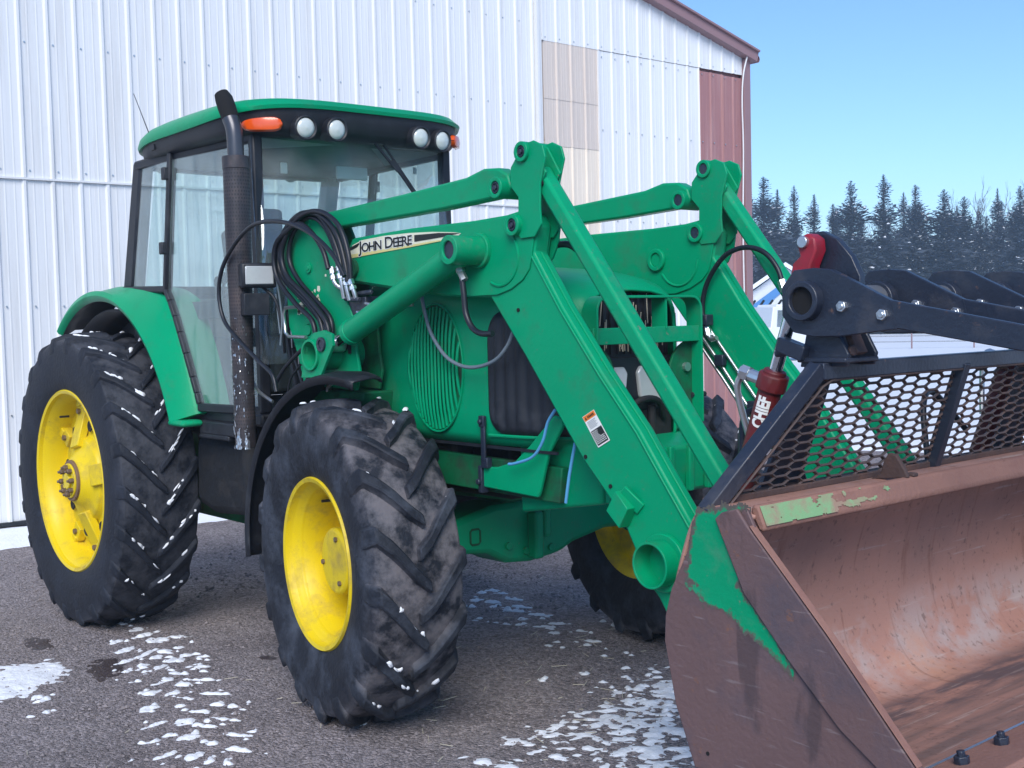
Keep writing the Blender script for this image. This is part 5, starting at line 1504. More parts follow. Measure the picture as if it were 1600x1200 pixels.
for s in (-1, 1):
    arm_name = 'lift_arm'
    mb = MB(); mb.prism(xz('arm'), -.572, -.496)
    arm = obj(arm_name, mir(mb, s), M['green'], loader, bevel=.009)
    # welded side plates round the elbow, both faces
    mb = MB(); mb.prism(xz('armplate'), -.580, -.571); obj('elbow_plate', mir(mb, s), M['green'], arm, bevel=.003)
    mb = MB(); mb.prism(xz('armplate'), -.497, -.488); obj('elbow_plate', mir(mb, s), M['green'], arm, bevel=.003)
    # folded seam along the front edge of the arm
    fe = [(3.90, 2.081), (4.059, 1.865), (4.261, 1.624), (4.451, 1.416), (4.571, 1.258), (4.693, 1.102)]
    mb = MB(); mb.tube([(x - .012, -.574, z - .012) for x, z in fe], .0045, 6); mb.tube([(x + .002, -.534, z + .002) for x, z in fe], .004, 6)
    obj('weld_seam', mir(mb, s), M['green'], arm)
    # pressed arc on the elbow
    mb = MB()
    mb.tube([(3.70 + .115 * math.cos(R(a)), -.581, 2.075 + .115 * math.sin(R(a))) for a in range(-120, 50, 10)], .006, 6)
    mb.tube([(3.70 + .115 * math.cos(R(a)), -.487, 2.075 + .115 * math.sin(R(a))) for a in range(-150, 10, 10)], .006, 6)
    obj('pressed_arc', mir(mb, s), M['green'], arm)
    # cross pin hole with thick bush, opposite side of the cylinder pin
    mb = MB(); mb.ring((3.57, -.488, 2.085), (3.57, -.470, 2.085), .052, .032, 28); mb.cyl((3.57, -.478, 2.085), (3.57, -.488, 2.085), .032, 20); obj('bush', mir(mb, s), M['green'], arm, bevel=.003)
    for (x, z) in ((2.90, 2.02), (3.80, 1.86), (4.17, 1.30), (4.30, 1.20)):
        mb = MB(); mb.cyl((x, -.570, z), (x, -.577, z), .008, 8); obj('arm_hole', mir(mb, s), M['hole'], arm)
    # bell crank: two plates with bosses
    mb = MB(); mb.prism(xz('bell'), -.590, -.580); bell = obj('bell_crank', mir(mb, s), M['green'], loader, bevel=.003)
    mb = MB(); mb.prism(xz('bell'), -.492, -.482); obj('crank_plate', mir(mb, s), M['green'], bell, bevel=.003)
    for (x, z, r, y0) in ((3.867, 2.475, .040, -.604), (3.715, 2.350, .043, -.612), (3.812, 2.194, .043, -.612)):
        mb = MB(); mb.ring((x, y0, z), (x, -.470, z), r, r * .60, 28); obj('boss', mir(mb, s), M['green'], bell, bevel=.003)
        mb = MB(); mb.cyl((x, y0 + .007, z), (x, -.476, z), r * .62, 20); mb.cyl((x, y0 - .002, z), (x, y0 + .01, z), r * .26, 6); mb.ring((x, y0 + .002, z), (x, y0 + .008, z), r * .5, r * .40, 18); obj('pin', mir(mb, s), M['black_steel'], bell, bevel=.001)
    # mast end behind the crank pivot
    mb = MB(); mb.prism([(3.84, 2.235), (3.885, 2.245), (3.925, 2.225), (3.945, 2.18), (3.935, 2.12), (3.90, 2.06), (3.86, 2.03), (3.80, 2.06)], -.478 if s < 0 else -.606, -.466 if s < 0 else -.594); obj('pivot_cheek', mir(mb, s), M['green'], arm, bevel=.003)
    # levelling link from the mast to the crank
    mb = MB(); mb.prism(xz('rearlink'), -.572, -.500); obj('levelling_link', mir(mb, s), M['green'], loader, bevel=.010)
    # bucket link: square tube from crank to the bucket
    mb = MB(); mb.bar((3.905, -.536, 2.40), (4.84, -.536, 1.215), .068, .068, (0, 1, 0)); lk = obj('bucket_link', mir(mb, s), M['green_worn'], loader, bevel=.014)
    mb = MB()
    for y0, y1 in ((-.578, -.568), (-.504, -.494)): mb.prism([(3.845, 2.455), (3.872, 2.505), (3.915, 2.492), (3.985, 2.385), (3.945, 2.335), (3.905, 2.350)], y0, y1)
    obj('link_fork', mir(mb, s), M['green_worn'], lk, bevel=.003)
    mb = MB(); mb.cyl((3.955, -.573, 2.345), (3.955, -.579, 2.345), .012, 10); obj('fork_hole', mir(mb, s), M['hole'], lk)
    # mast (tower) plates bolted to the tractor frame
    mb = MB(); mb.prism(xz('tower'), -.612, -.596); mast = obj('mast', mir(mb, s), M['green'], loader, bevel=.004)
    mb = MB(); mb.prism(xz('tower'), -.485, -.470); obj('mast_plate', mir(mb, s), M['green_dark'], mast, bevel=.004)
    mb = MB(); mb.prism([(2.05, 1.50), (2.70, 1.50), (2.66, 1.30), (2.60, 1.08), (2.15, 1.08)], -.60, -.38); obj('mast_foot', mir(mb, s), M['green_dark'], mast, bevel=.01)
    mb = MB(); mb.cyl((2.27, -.622, 2.10), (2.27, -.60, 2.10), .026, 20); mb.cyl((2.27, -.626, 2.10), (2.27, -.61, 2.10), .015, 6)
    mb.ring((2.26, -.622, 1.795), (2.26, -.606, 1.795), .055, .03, 26); mb.cyl((2.26, -.628, 1.795), (2.26, -.606, 1.795), .026, 18); mb.cyl((2.27, -.622, 2.315), (2.27, -.48, 2.315), .03, 18)
    obj('mast_pin', mir(mb, s), M['green'], mast, bevel=.002)
    mb = MB(); mb.cyl((2.62, -.598, 2.08), (2.62, -.49, 2.08), .045, 20); obj('arm_pivot', mir(mb, s), M['green_dark'], mast)
    # slot in the mast
    mb = MB(); mb.tube([(2.595, -.613, 1.79), (2.615, -.613, 1.75), (2.62, -.613, 1.68)], [.008, .013, .010], 8); obj('mast_slot', mir(mb, s), M['hole'], mast)
    # lower cylinder anchor: lug plates on a cross tube
    mb = MB(); mb.prism(keyhole(xz('lug'), (2.475, 1.678), .063), -.738, -.724); lug = obj('cylinder_anchor', mir(mb, s), M['green'], loader, bevel=.004)
    mb = MB(); mb.prism(xz('lug'), -.605, -.590); obj('anchor_plate', mir(mb, s), M['green'], lug, bevel=.004)
    mb = MB(); mb.ring((2.475, -.752, 1.678), (2.475, -.36, 1.678), .075, .062, 32); obj('cross_tube', mir(mb, s), M['green'], lug, bevel=.002)
    mb = MB(); mb.ring((2.575, -.750, 1.728), (2.575, -.60, 1.728), .034, .020, 22); mb.cyl((2.575, -.745, 1.728), (2.575, -.60, 1.728), .021, 16); obj('anchor_pin', mir(mb, s), M['black_steel'], lug, bevel=.001)
    # lift cylinder
    a, b = Vector((2.575, -.665, 1.728)), Vector((3.575, -.665, 2.108))
    d = (b - a).normalized()
    mb = MB(); mb.cyl(a + d * .145, b - d * .03, .056, 28); mb.ring(a + d * .135, a + d * .17, .060, .028, 28); cyl_ = obj('lift_cylinder', mir(mb, s), M['green'], loader, bevel=.004)
    mb = MB(); mb.cyl(a, a + d * .20, .026, 18); obj('rod', mir(mb, s), M['chrome'], cyl_)
    mb = MB(); mb.cyl((a.x, -.705, a.z), (a.x, -.625, a.z), .040, 20); obj('rod_eye', mir(mb, s), M['steel'], cyl_, bevel=.003)
    mb = MB(); mb.ring((b.x, -.748, b.z), (b.x, -.572, b.z), .060, .036, 28); mb.cyl((b.x, -.60, b.z), (b.x, -.578, b.z), .072, 28); obj('cylinder_boss', mir(mb, s), M['green_worn'], cyl_, bevel=.004)
    mb = MB(); mb.cyl((b.x, -.738, b.z), (b.x, -.58, b.z), .037, 20); obj('cylinder_pin', mir(mb, s), M['black_steel'], cyl_)
    # step bracket low on the arm
    mb = MB(); rot = Matrix.Rotation(R(52), 3, 'Y'); mb.prism([(4.325, 1.118), (4.375, 1.195), (4.435, 1.135), (4.39, 1.06)], -.625, -.57); mb.bar((4.385, -.60, 1.195), (4.455, -.575, 1.13), .05, .012, (0, 1, 0)); obj('stop_bracket', mir(mb, s), M['green'], arm, bevel=.003)
    # eye at the lower end and its bucket carrier
    mb = MB(); mb.prism([(4.62, .80), (4.74, .98), (4.72, 1.09), (4.80, 1.10), (4.90, .95), (4.96, .66), (4.86, .58), (4.66, .70)], -.57, -.50); obj('arm_eye', mir(mb, s), M['green'], arm, bevel=.006)
mb = MB(); mb.ring((4.565, -.655, .953), (4.565, .655, .953), .083, .074, 40); tq = obj('torque_tube', mb, M['green'], loader, bevel=.002)
for s in (-1, 1):
    mb = MB(); mb.ring((4.565, -.592, .953), (4.565, -.570, .953), .105, .080, 40); obj('tube_collar', mir(mb, s), M['green'], tq, bevel=.004)
mb = MB(); mb.box((4.57, .40, .93), (.012, .03, .11)); mb.tube([(4.55, .3, .90), (4.55, .33, .95), (4.56, .3, .98)], .006, 6); obj('tube_pin', mb, M['steel'], tq)

# decals on the near and far arm: cream flash, dark stripes, lettering
def plate2(mb, pts, y, t=.0012): mb.prism(pts, y, y - t)
dec = [(2.576, 2.133), (2.590, 2.165), (2.620, 2.190), (2.70, 2.208), (2.88, 2.216), (3.08, 2.215), (3.25, 2.208), (3.40, 2.196), (3.452, 2.188), (3.43, 2.178), (3.34, 2.166), (3.08, 2.152), (2.825, 2.141), (2.585, 2.128)]
arms = [o for o in loader.children if o.name.startswith('lift_arm')]
tv, tf = text_mesh('John Deere', small_caps=True, spacing=0.92, bold_offset=0.018, small=0.80)
x0, x1 = min(v[0] for v in tv), max(v[0] for v in tv)
tvb, tfb = text_mesh('John Deere', small_caps=True, spacing=0.92, bold_offset=0.060, small=0.80)
for arm in arms:
    s = -1 if arm.data.vertices[0].co.y < 0 else 1
    if s < 0:
        mb = MB(); plate2(mb, dec, -.5805); dc = obj('decal', mb, M['decal'], arm, smooth=0)
        mb = MB(); plate2(mb, [(3.12, 2.203), (3.30, 2.200), (3.445, 2.189), (3.33, 2.181), (3.12, 2.174)], -.5825); plate2(mb, [(2.600, 2.180), (2.690, 2.200), (2.66, 2.178), (2.594, 2.164)], -.5825); obj('decal_stripe', mb, M['ink'], dc, smooth=0)
        mb = MB(); plate2(mb, [(2.58, 2.128), (2.83, 2.141), (3.08, 2.152), (3.34, 2.166), (3.30, 2.170), (3.08, 2.162), (2.83, 2.154), (2.582, 2.146)], -.5822); obj('decal_band', mb, M['decal_yellow'], dc, smooth=0)
        sc_ = .432 / (x1 - x0); hs = .052
        def TW(v, y): return (2.672 + (v[0] - x0) * sc_, y, 2.152 + .022 * ((v[0] - x0) * sc_ / .45) * .6 + v[1] * hs / .72)
        mb = MB(); mb.add([TW(v, -.5842) for v in tvb], tfb); obj('lettering_outline', mb, M['white_ink'], dc, smooth=0)
        mb = MB(); mb.add([TW(v, -.5852) for v in tv], tf); obj('lettering', mb, M['ink'], dc, smooth=0)
        # warning label
        L = [(4.157, 1.449), (4.220, 1.481), (4.301, 1.378), (4.243, 1.334)]
        lb_o, lb_u, lb_v = Vector((4.157, 0, 1.449)), Vector((.063, 0, .032)), Vector((.0835, 0, -.110))
        def LP(u, v, y): q = lb_o + lb_u * u + lb_v * v; return (q.x, y, q.z)
        def lq(mb, u0, u1, v0, v1, y): mb.add([LP(u0, v0, y), LP(u1, v0, y), LP(u1, v1, y), LP(u0, v1, y)], [(0, 1, 2, 3)])
        mb = MB(); lq(mb, 0, 1, 0, 1, -.5745); lbl = obj('warning_label', mb, M['white_ink'], arm, smooth=0)
        mb = MB(); lq(mb, 0.03, .97, .01, .17, -.5752); obj('label_header', mb, M['orange_ink'], lbl, smooth=0)
        mb = MB(); mb.add([LP(.12, .14, -.5760), LP(.26, .14, -.5760), LP(.19, .04, -.5760)], [(0, 1, 2)])
        for k in range(5): lq(mb, .34 + k * .11, .42 + k * .11, .06, .13, -.5760)
        lq(mb, .06, .94, .50, .96, -.5752); obj('label_panel', mb, M['ink'], lbl, smooth=0)
        mb = MB()
        rl_ = random.Random(2)
        for k in range(8):
            v = .54 + k * .05; u = .12
            while u < .86:
                w_ = rl_.uniform(.05, .16)
                if not (u > .5 and k < 4): lq(mb, u, min(.88, u + w_), v, v + .022, -.5760)
                u += w_ + .035
        obj('label_print', mb, M['white_ink'], lbl, smooth=0)
        mb = MB()
        for k in range(6): lq(mb, .12, .80 - .1 * (k % 2), .22 + k * .04, .235 + k * .04, -.5752)
        obj('label_text', mb, M['grey_hose'], lbl, smooth=0)
# worn yellow sticker scraps on the near mast
mast0 = [o for o in loader.children if o.name.startswith('mast') and o.data.vertices[0].co.y < 0][0]
mb = MB()
rr3 = random.Random(6)
for (cx, cz, n_, sp) in ((2.335, 1.985, 7, .03), (2.20, 1.962, 5, .022), (2.155, 1.895, 6, .016), (2.33, 1.915, 3, .018)):
    for k in range(n_):
        x, z = cx + rr3.gauss(0, sp), cz + rr3.gauss(0, sp * .8); q = rr3.uniform(.006, .020)
        a = rr3.uniform(0, 3)
        mb.add([(x + q * math.cos(a + t) * rr3.uniform(.6, 1.6), -.6135, z + q * math.sin(a + t) * rr3.uniform(.6, 1.6)) for t in (0, 1.3, 2.6, 4.2, 5.2)], [(0, 1, 2, 3, 4)])
obj('sticker_scraps', mb, M['decal'], mast0, smooth=0, kind='stuff')

# hydraulics: hoses, fittings, steel lines
def hose(key, r, mat='rubber_hose', name='hydraulic_hose', sm=5):
    mb = MB(); mb.tube(P3(key), r, 10, smooth=sm); return obj(name, mb, M[mat], loader, smooth=60)
for k in ('coil1', 'coil2', 'coil3', 'coil4', 'coil5'): hose(k, .0125)
hose('loopcable', .0105); hose('loopcable2', .010); hose('wires1', .006)
hose('boss_hose', .0125); hose('hose_in', .0135); hose('farhose', .0115)
hose('clearhose', .0085, 'grey_hose'); hose('bluetube', .0065, 'blue_tube', 'plastic_tube'); hose('bluetube2', .0065, 'blue_tube', 'plastic_tube')
def fitting(pts, r, hexes=()):
    mb = MB(); mb.tube(pts, r, 10, smooth=3)
    for (p, q, rr_) in hexes: mb.cyl(p, q, rr_, 6)
    return obj('hose_fitting', mb, M['steel'], loader, smooth=40)
f = P3('boss_fit'); fitting(f, .013, ((f[0], f[1], .019), (f[1], f[2], .016)))
f = P3('farfit'); fitting(f, .011, ((f[0], f[1], .016),))
f = P3('farfit2'); fitting(f, .013, ((f[0], f[1], .019),))
hb_ = [((2.557, -.66, 2.09), (2.575, -.66, 2.02), (2.60, -.64, 1.99), (2.64, -.62, 1.985)), ((2.60, -.65, 2.11), (2.62, -.65, 2.02), (2.625, -.64, 1.94)), ((2.655, -.65, 2.06), (2.665, -.65, 1.99), (2.672, -.64, 1.93)), ((2.69, -.65, 2.03), (2.71, -.64, 1.97), (2.715, -.63, 1.93))]
for q in hb_:
    v0, v1 = Vector(q[0]), Vector(q[1]); fitting([q[0], q[1]] + list(q[2:]), .011, ((v0.lerp(v1, .1), v0.lerp(v1, .45), .017), (v0.lerp(v1, .6), v0.lerp(v1, .85), .018)))
mb = MB(); mb.box((2.68, -.56, 1.90), (.14, .09, .09)); mb.cyl((2.62, -.63, 1.94), (2.74, -.63, 1.93), .014, 8); mb.cyl((2.70, -.61, 1.96), (2.80, -.60, 1.965), .012, 8); obj('manifold', mb, M['black_steel'], loader, bevel=.005)
for q in (((2.74, -.60, 1.915), (2.82, -.58, 1.90), (2.90, -.56, 1.925), (3.0, -.53, 1.93)), ((2.70, -.62, 1.875), (2.79, -.60, 1.86), (2.88, -.57, 1.89), (3.02, -.53, 1.90)), ((2.70, -.62, 1.82), (2.78, -.60, 1.84), (2.87, -.58, 1.86))):
    fitting(q, .008)
for k in ('pipe1', 'pipe2', 'pipe3'):
    mb = MB(); mb.tube(P3(k), .0075, 8); obj('steel_line', mb, M['steel'], loader, smooth=60)
    p = [(x, -y, z) for x, y, z in P3(k)]
    mb = MB(); mb.tube(p, .0075, 8); obj('steel_line', mb, M['steel'], loader, smooth=60)
mb = MB(); mb.tube(P3('handle'), .009, 8); obj('mast_handle', mb, M['steel'], loader, smooth=60)
mb = MB(); mb.box((3.95, .475, 1.62), (.05, .03, .05)); mb.box((4.13, .475, 1.42), (.05, .03, .05)); mb.box((3.885, .45, 1.80), (.06, .05, .05)); obj('line_clamp', mb, M['black_steel'], loader, bevel=.005)

# =================================================================== BUCKET WITH GRAPPLE
def rust(name, base, hi, lo, sc, stretch=(1, 1, 1), bump=.2, fine_=None, rough=.75):
    m = pm(name, base, rough, var=.18, vscale=3, dirt=hi, dirt_amt=.75, dirt_scale=sc, dirt_lo=.48, stretch=stretch, bump=bump, bscale=60, fine=fine_, spec=.3)
    return m
M['rust_side'] = rust('dull_rust_plate', (0.150, 0.092, 0.090), (0.088, 0.074, 0.092), None, 2.6, bump=.16, fine_=((.23, .105, .065), .7, 22, .63), rough=.55)
def scratches(m, cols, stretch, scale, lo):
    t = m.node_tree; b = t.nodes['Principled BSDF']; src = b.inputs['Base Color'].links[0].from_socket
    tc = [q for q in t.nodes if q.type == 'TEX_COORD'][0]
    mp = t.nodes.new('ShaderNodeMapping'); mp.inputs['Scale'].default_value = stretch; mp.inputs['Rotation'].default_value = (0, R(48), 0)
    n = t.nodes.new('ShaderNodeTexNoise'); n.inputs['Scale'].default_value = scale; n.inputs['Detail'].default_value = 7
    r = t.nodes.new('ShaderNodeMapRange'); r.inputs['From Min'].default_value = lo; r.inputs['From Max'].default_value = lo + .06; r.inputs['To Max'].default_value = .6
    x = t.nodes.new('ShaderNodeMixRGB'); x.inputs['Color2'].default_value = tuple(cols) + (1,)
    t.links.new(tc.outputs['Object'], mp.inputs['Vector']); t.links.new(mp.outputs['Vector'], n.inputs['Vector']); t.links.new(n.outputs['Fac'], r.inputs['Value'])
    t.links.new(r.outputs['Result'], x.inputs['Fac']); t.links.new(src, x.inputs['Color1']); t.links.new(x.outputs['Color'], b.inputs['Base Color'])
scratches(M['rust_side'], (.24, .19, .19), (1.2, 1, 14), 6, .645)
scratches(M['rust_side'], (.06, .045, .05), (3, 1, .8), 3, .60)
M['rust_lip'] = rust('pink_rust_lip', (0.29, 0.150, 0.115), (0.24, 0.12, 0.10), None, 5, bump=.2, fine_=((.15, .07, .05), .7, 30, .64))
M['rust_dark'] = rust('dark_rusted_steel', (0.085, 0.055, 0.050), (0.15, 0.08, 0.06), None, 5, bump=.2)
M['rust_mesh'] = rust('rusty_mesh', (0.085, 0.062, 0.058), (0.16, 0.10, 0.085), None, 7, bump=.1, rough=.55)
# inside of the bucket: rust, scoured bright steel in the hollow of the back, dark streaks at the bend
def bucket_inside():
    m = pm('scoured_rusty_shell', (0.42, 0.225, 0.175), .6, var=.2, vscale=2.2, stretch=(1, .6, 1), spec=.35, bump=.12, bscale=50)
    t = m.node_tree; b = t.nodes['Principled BSDF']
    last = b.inputs['Base Color'].links[0].from_socket
    tc = [n for n in t.nodes if n.type == 'TEX_COORD'][0]
    at = t.nodes.new('ShaderNodeAttribute'); at.attribute_name = 'along'   # 0 at the lip, 1 at the cutting edge
    def layer(last, lo, hi, w, col, nsc, nlo, nhi, amt, stretch):
        mp = t.nodes.new('ShaderNodeMapping'); mp.inputs['Scale'].default_value = stretch
        t.links.new(tc.outputs['Object'], mp.inputs['Vector'])
        n = t.nodes.new('ShaderNodeTexNoise'); n.inputs['Scale'].default_value = nsc; n.inputs['Detail'].default_value = 9; n.inputs['Roughness'].default_value = .62
        t.links.new(mp.outputs['Vector'], n.inputs['Vector'])
        r1 = t.nodes.new('ShaderNodeMapRange'); r1.inputs['From Min'].default_value = lo; r1.inputs['From Max'].default_value = lo + w
        r2 = t.nodes.new('ShaderNodeMapRange'); r2.inputs['From Min'].default_value = hi; r2.inputs['From Max'].default_value = hi - w
        t.links.new(at.outputs['Fac'], r1.inputs['Value']); t.links.new(at.outputs['Fac'], r2.inputs['Value'])
        r3 = t.nodes.new('ShaderNodeMapRange'); r3.inputs['From Min'].default_value = nlo; r3.inputs['From Max'].default_value = nhi; r3.inputs['To Max'].default_value = amt
        t.links.new(n.outputs['Fac'], r3.inputs['Value'])
        a = t.nodes.new('ShaderNodeMath'); a.operation = 'MULTIPLY'; c = t.nodes.new('ShaderNodeMath'); c.operation = 'MULTIPLY'
        t.links.new(r1.outputs[0], a.inputs[0]); t.links.new(r2.outputs[0], a.inputs[1]); t.links.new(a.outputs[0], c.inputs[0]); t.links.new(r3.outputs[0], c.inputs[1])
        mx = t.nodes.new('ShaderNodeMixRGB'); mx.inputs['Color2'].default_value = tuple(col) + (1,)
        t.links.new(c.outputs[0], mx.inputs['Fac']); t.links.new(last, mx.inputs['Color1'])
        return mx.outputs['Color']
    last = layer(last, -.2, .34, .12, (.28, .165, .138), 2.5, .40, .62, .8, (1, .7, .5))        # brown upper back
    last = layer(last, .30, .58, .10, (.44, .355, .335), 5, .44, .56, .85, (1, .8, 1))          # scoured grey
    last = layer(last, .36, .62, .10, (.52, .26, .165), 4, .50, .64, .8, (1, .9, 1))            # bright orange rust
    last = layer(last, .53, .74, .06, (.085, .074, .088), 6, .40, .56, .85, (2, .5, 1.2))       # dark streaks at the bend
    last = layer(last, .64, 1.2, .10, (.175, .122, .110), 4, .38, .60, .85, (3, .25, 1))        # brown floor, dragged
    # scrape marks drawn across the sheet, rust runs down it
    last = layer(last, -.3, 1.3, .05, (.50, .40, .36), 30, .60, .66, .55, (1.2, .06, 1.2))
    last = layer(last, -.3, .9, .05, (.20, .085, .055), 16, .58, .70, .6, (.15, 1.4, .15))
    last = layer(last, -.3, 1.3, .05, (.14, .085, .07), 40, .58, .66, .6, (1, 1, 1))
    t.links.new(last, b.inputs['Base Color'])
    return m
M['bucket_in'] = bucket_inside()

bk = thing('loader_bucket', 'wide rusty loader bucket with a black grapple and mesh guard on top', 'bucket', (5.4, 0, .75))
HB = 1.10
back = [(5.375, 1.268), (5.29, 1.283), (5.205, 1.272), (5.165, 1.235), (5.125, 1.14), (5.090, 1.03), (5.072, .93), (5.070, .84), (5.085, .75), (5.115, .67), (5.165, .605), (5.235, .567), (5.35, .563), (5.55, .600), (5.80, .650), (5.965, .683)]
bkc = [(p.x, p.z) for p in catmull([(x, 0, z) for x, z in back], 5)]
# shell as one curved sheet; inside face carries the wear attribute
mb = MB(); ln = [0]
for i in range(1, len(bkc)): ln.append(ln[-1] + math.dist(bkc[i], bkc[i - 1]))
NY = 40; att = []
i_lip = 10
for j in range(NY + 1):
    y = -HB + 2 * HB * j / NY
    for i, (x, z) in enumerate(bkc):
        dent = .006 * fbm(y * 1.5, x * 3 + z * 2, 4, 2)
        mb.v.append((x + dent * .5, y, z + dent * .3)); att.append((ln[i] - ln[i_lip]) / (ln[-1] - ln[i_lip]))
m_ = len(bkc)
for j in range(NY):
    for i in range(m_ - 1): mb.f.append((j * m_ + i, (j + 1) * m_ + i, (j + 1) * m_ + i + 1, j * m_ + i + 1)); mb.mi.append(0)
shell = obj('shell', mb, M['bucket_in'], bk, smooth=60, recalc=False)
at_ = shell.data.attributes.new('along', 'FLOAT', 'POINT'); at_.data.foreach_set('value', att)
so = shell.modifiers.new('solid', 'SOLIDIFY'); so.thickness = .012; so.offset = 0
# lip bar along the top front, cutting edge and its bolts
mb = MB(); mb.prism([(5.362, 1.302), (5.385, 1.300), (5.408, 1.246), (5.402, 1.228), (5.384, 1.230), (5.358, 1.280)], -HB + .014, HB - .014); lip = obj('lip', mb, M['rust_lip'], bk, bevel=.008)
M['pale_green'] = pm('scuffed_pale_green_paint', (0.24, 0.44, 0.20), .5, var=.2, vscale=9, dirt=(.36, .21, .16), dirt_amt=.9, dirt_scale=9, dirt_lo=.44)
q = MB(); ids = {}
lf = [Vector((5.3865, 0, 1.2985)), Vector((5.4095, 0, 1.2465))]
NV_, ry = 16, .005
def lvid(i, j):
    if (i, j) not in ids:
        p = lf[0].lerp(lf[1], j / NV_); ids[i, j] = len(q.v); q.v.append((p.x + .0012, -1.083 + i * ry, p.z + .0006))
    return ids[i, j]
for i in range(150):
    for j in range(NV_):
        y, v = -1.083 + i * ry, j / NV_
        d = .62 - (y + 1.083) / .62 - .25 * abs(v - .35) + .62 * fbm(y * 16, v * 2.2, 4, 5)
        if d > 0: q.f.append((lvid(i, j), lvid(i + 1, j), lvid(i + 1, j + 1), lvid(i, j + 1))); q.mi.append(0)
obj('lip_paint', q, M['pale_green'], lip, smooth=0, recalc=False)
mb = MB(); mb.prism([(5.865, .692), (6.035, .726), (6.05, .715), (6.04, .705), (5.87, .672)], -HB - .005, HB + .005); ce = obj('cutting_edge', mb, M['rust_lip'], bk, bevel=.004)
mb = MB(); mb.tube([(5.862, -HB, .688), (5.862, HB, .688)], .006, 6); obj('edge_weld', mb, M['steel'], ce)
bolt_mb = None
for k in range(11):
    y = -.98 + k * .196
    if bolt_mb is None:
        b_ = MB(); b_.cyl((5.92, y, .700), (5.917, y, .722), .020, 6); b_.cyl((5.917, y, .72), (5.915, y, .735), .011, 8)
        o0 = obj('edge_bolt', b_, M['black_steel'], ce, bevel=.002); bolt_mb = o0; y00 = y
    else:
        o1 = o0.copy(); COL.objects.link(o1); o1.location = (0, y - y00, 0)
# side plates
pl = [(5.150, 1.150), (5.167, 1.234), (5.204, 1.279), (5.341, 1.300), (5.368, 1.289), (5.397, 1.234), (5.628, .999), (5.884, .717), (5.985, .690), (6.0, .680), (5.95, .655), (5.828, .626), (5.523, .566), (5.165, .520), (5.095, .688), (5.055, .871), (5.060, .948), (5.085, 1.03)]
wedge = [(5.262, 1.256), (5.285, 1.276), (5.340, 1.292), (5.372, 1.252), (5.624, .994), (5.878, .714), (5.805, .664), (5.665, .756), (5.505, .905), (5.360, 1.060)]
GP = [[5.185, 1.265], [5.228, 1.277], [5.362, 1.302], [5.329, 1.275], [5.297, 1.247], [5.327, 1.192], [5.379, 1.128], [5.413, 1.1], [5.339, 1.09], [5.332, 1.075], [5.403, 1.009], [5.466, 0.942], [5.539, 0.859], [5.587, 0.818], [5.547, 0.84], [5.436, 0.914], [5.35, 0.957], [5.283, 1.006], [5.223, 1.018], [5.186, 1.067], [5.161, 1.108], [5.165, 1.18]]
GP2 = [[5.398, 1.092], [5.42, 1.097], [5.484, 1.027], [5.467, 1.024]]
def inpoly(p, x, z):
    c = False; n = len(p); j = n - 1; dm = 9
    for i in range(n):
        xi, zi = p[i]; xj, zj = p[j]
        if (zi > z) != (zj > z) and x < (xj - xi) * (z - zi) / (zj - zi) + xi: c = not c
        dx, dz = xj - xi, zj - zi
        t = max(0, min(1, ((x - xi) * dx + (z - zi) * dz) / (dx * dx + dz * dz + 1e-12)))
        dm = min(dm, math.hypot(x - xi - t * dx, z - zi - t * dz)); j = i
    return dm if c else -dm
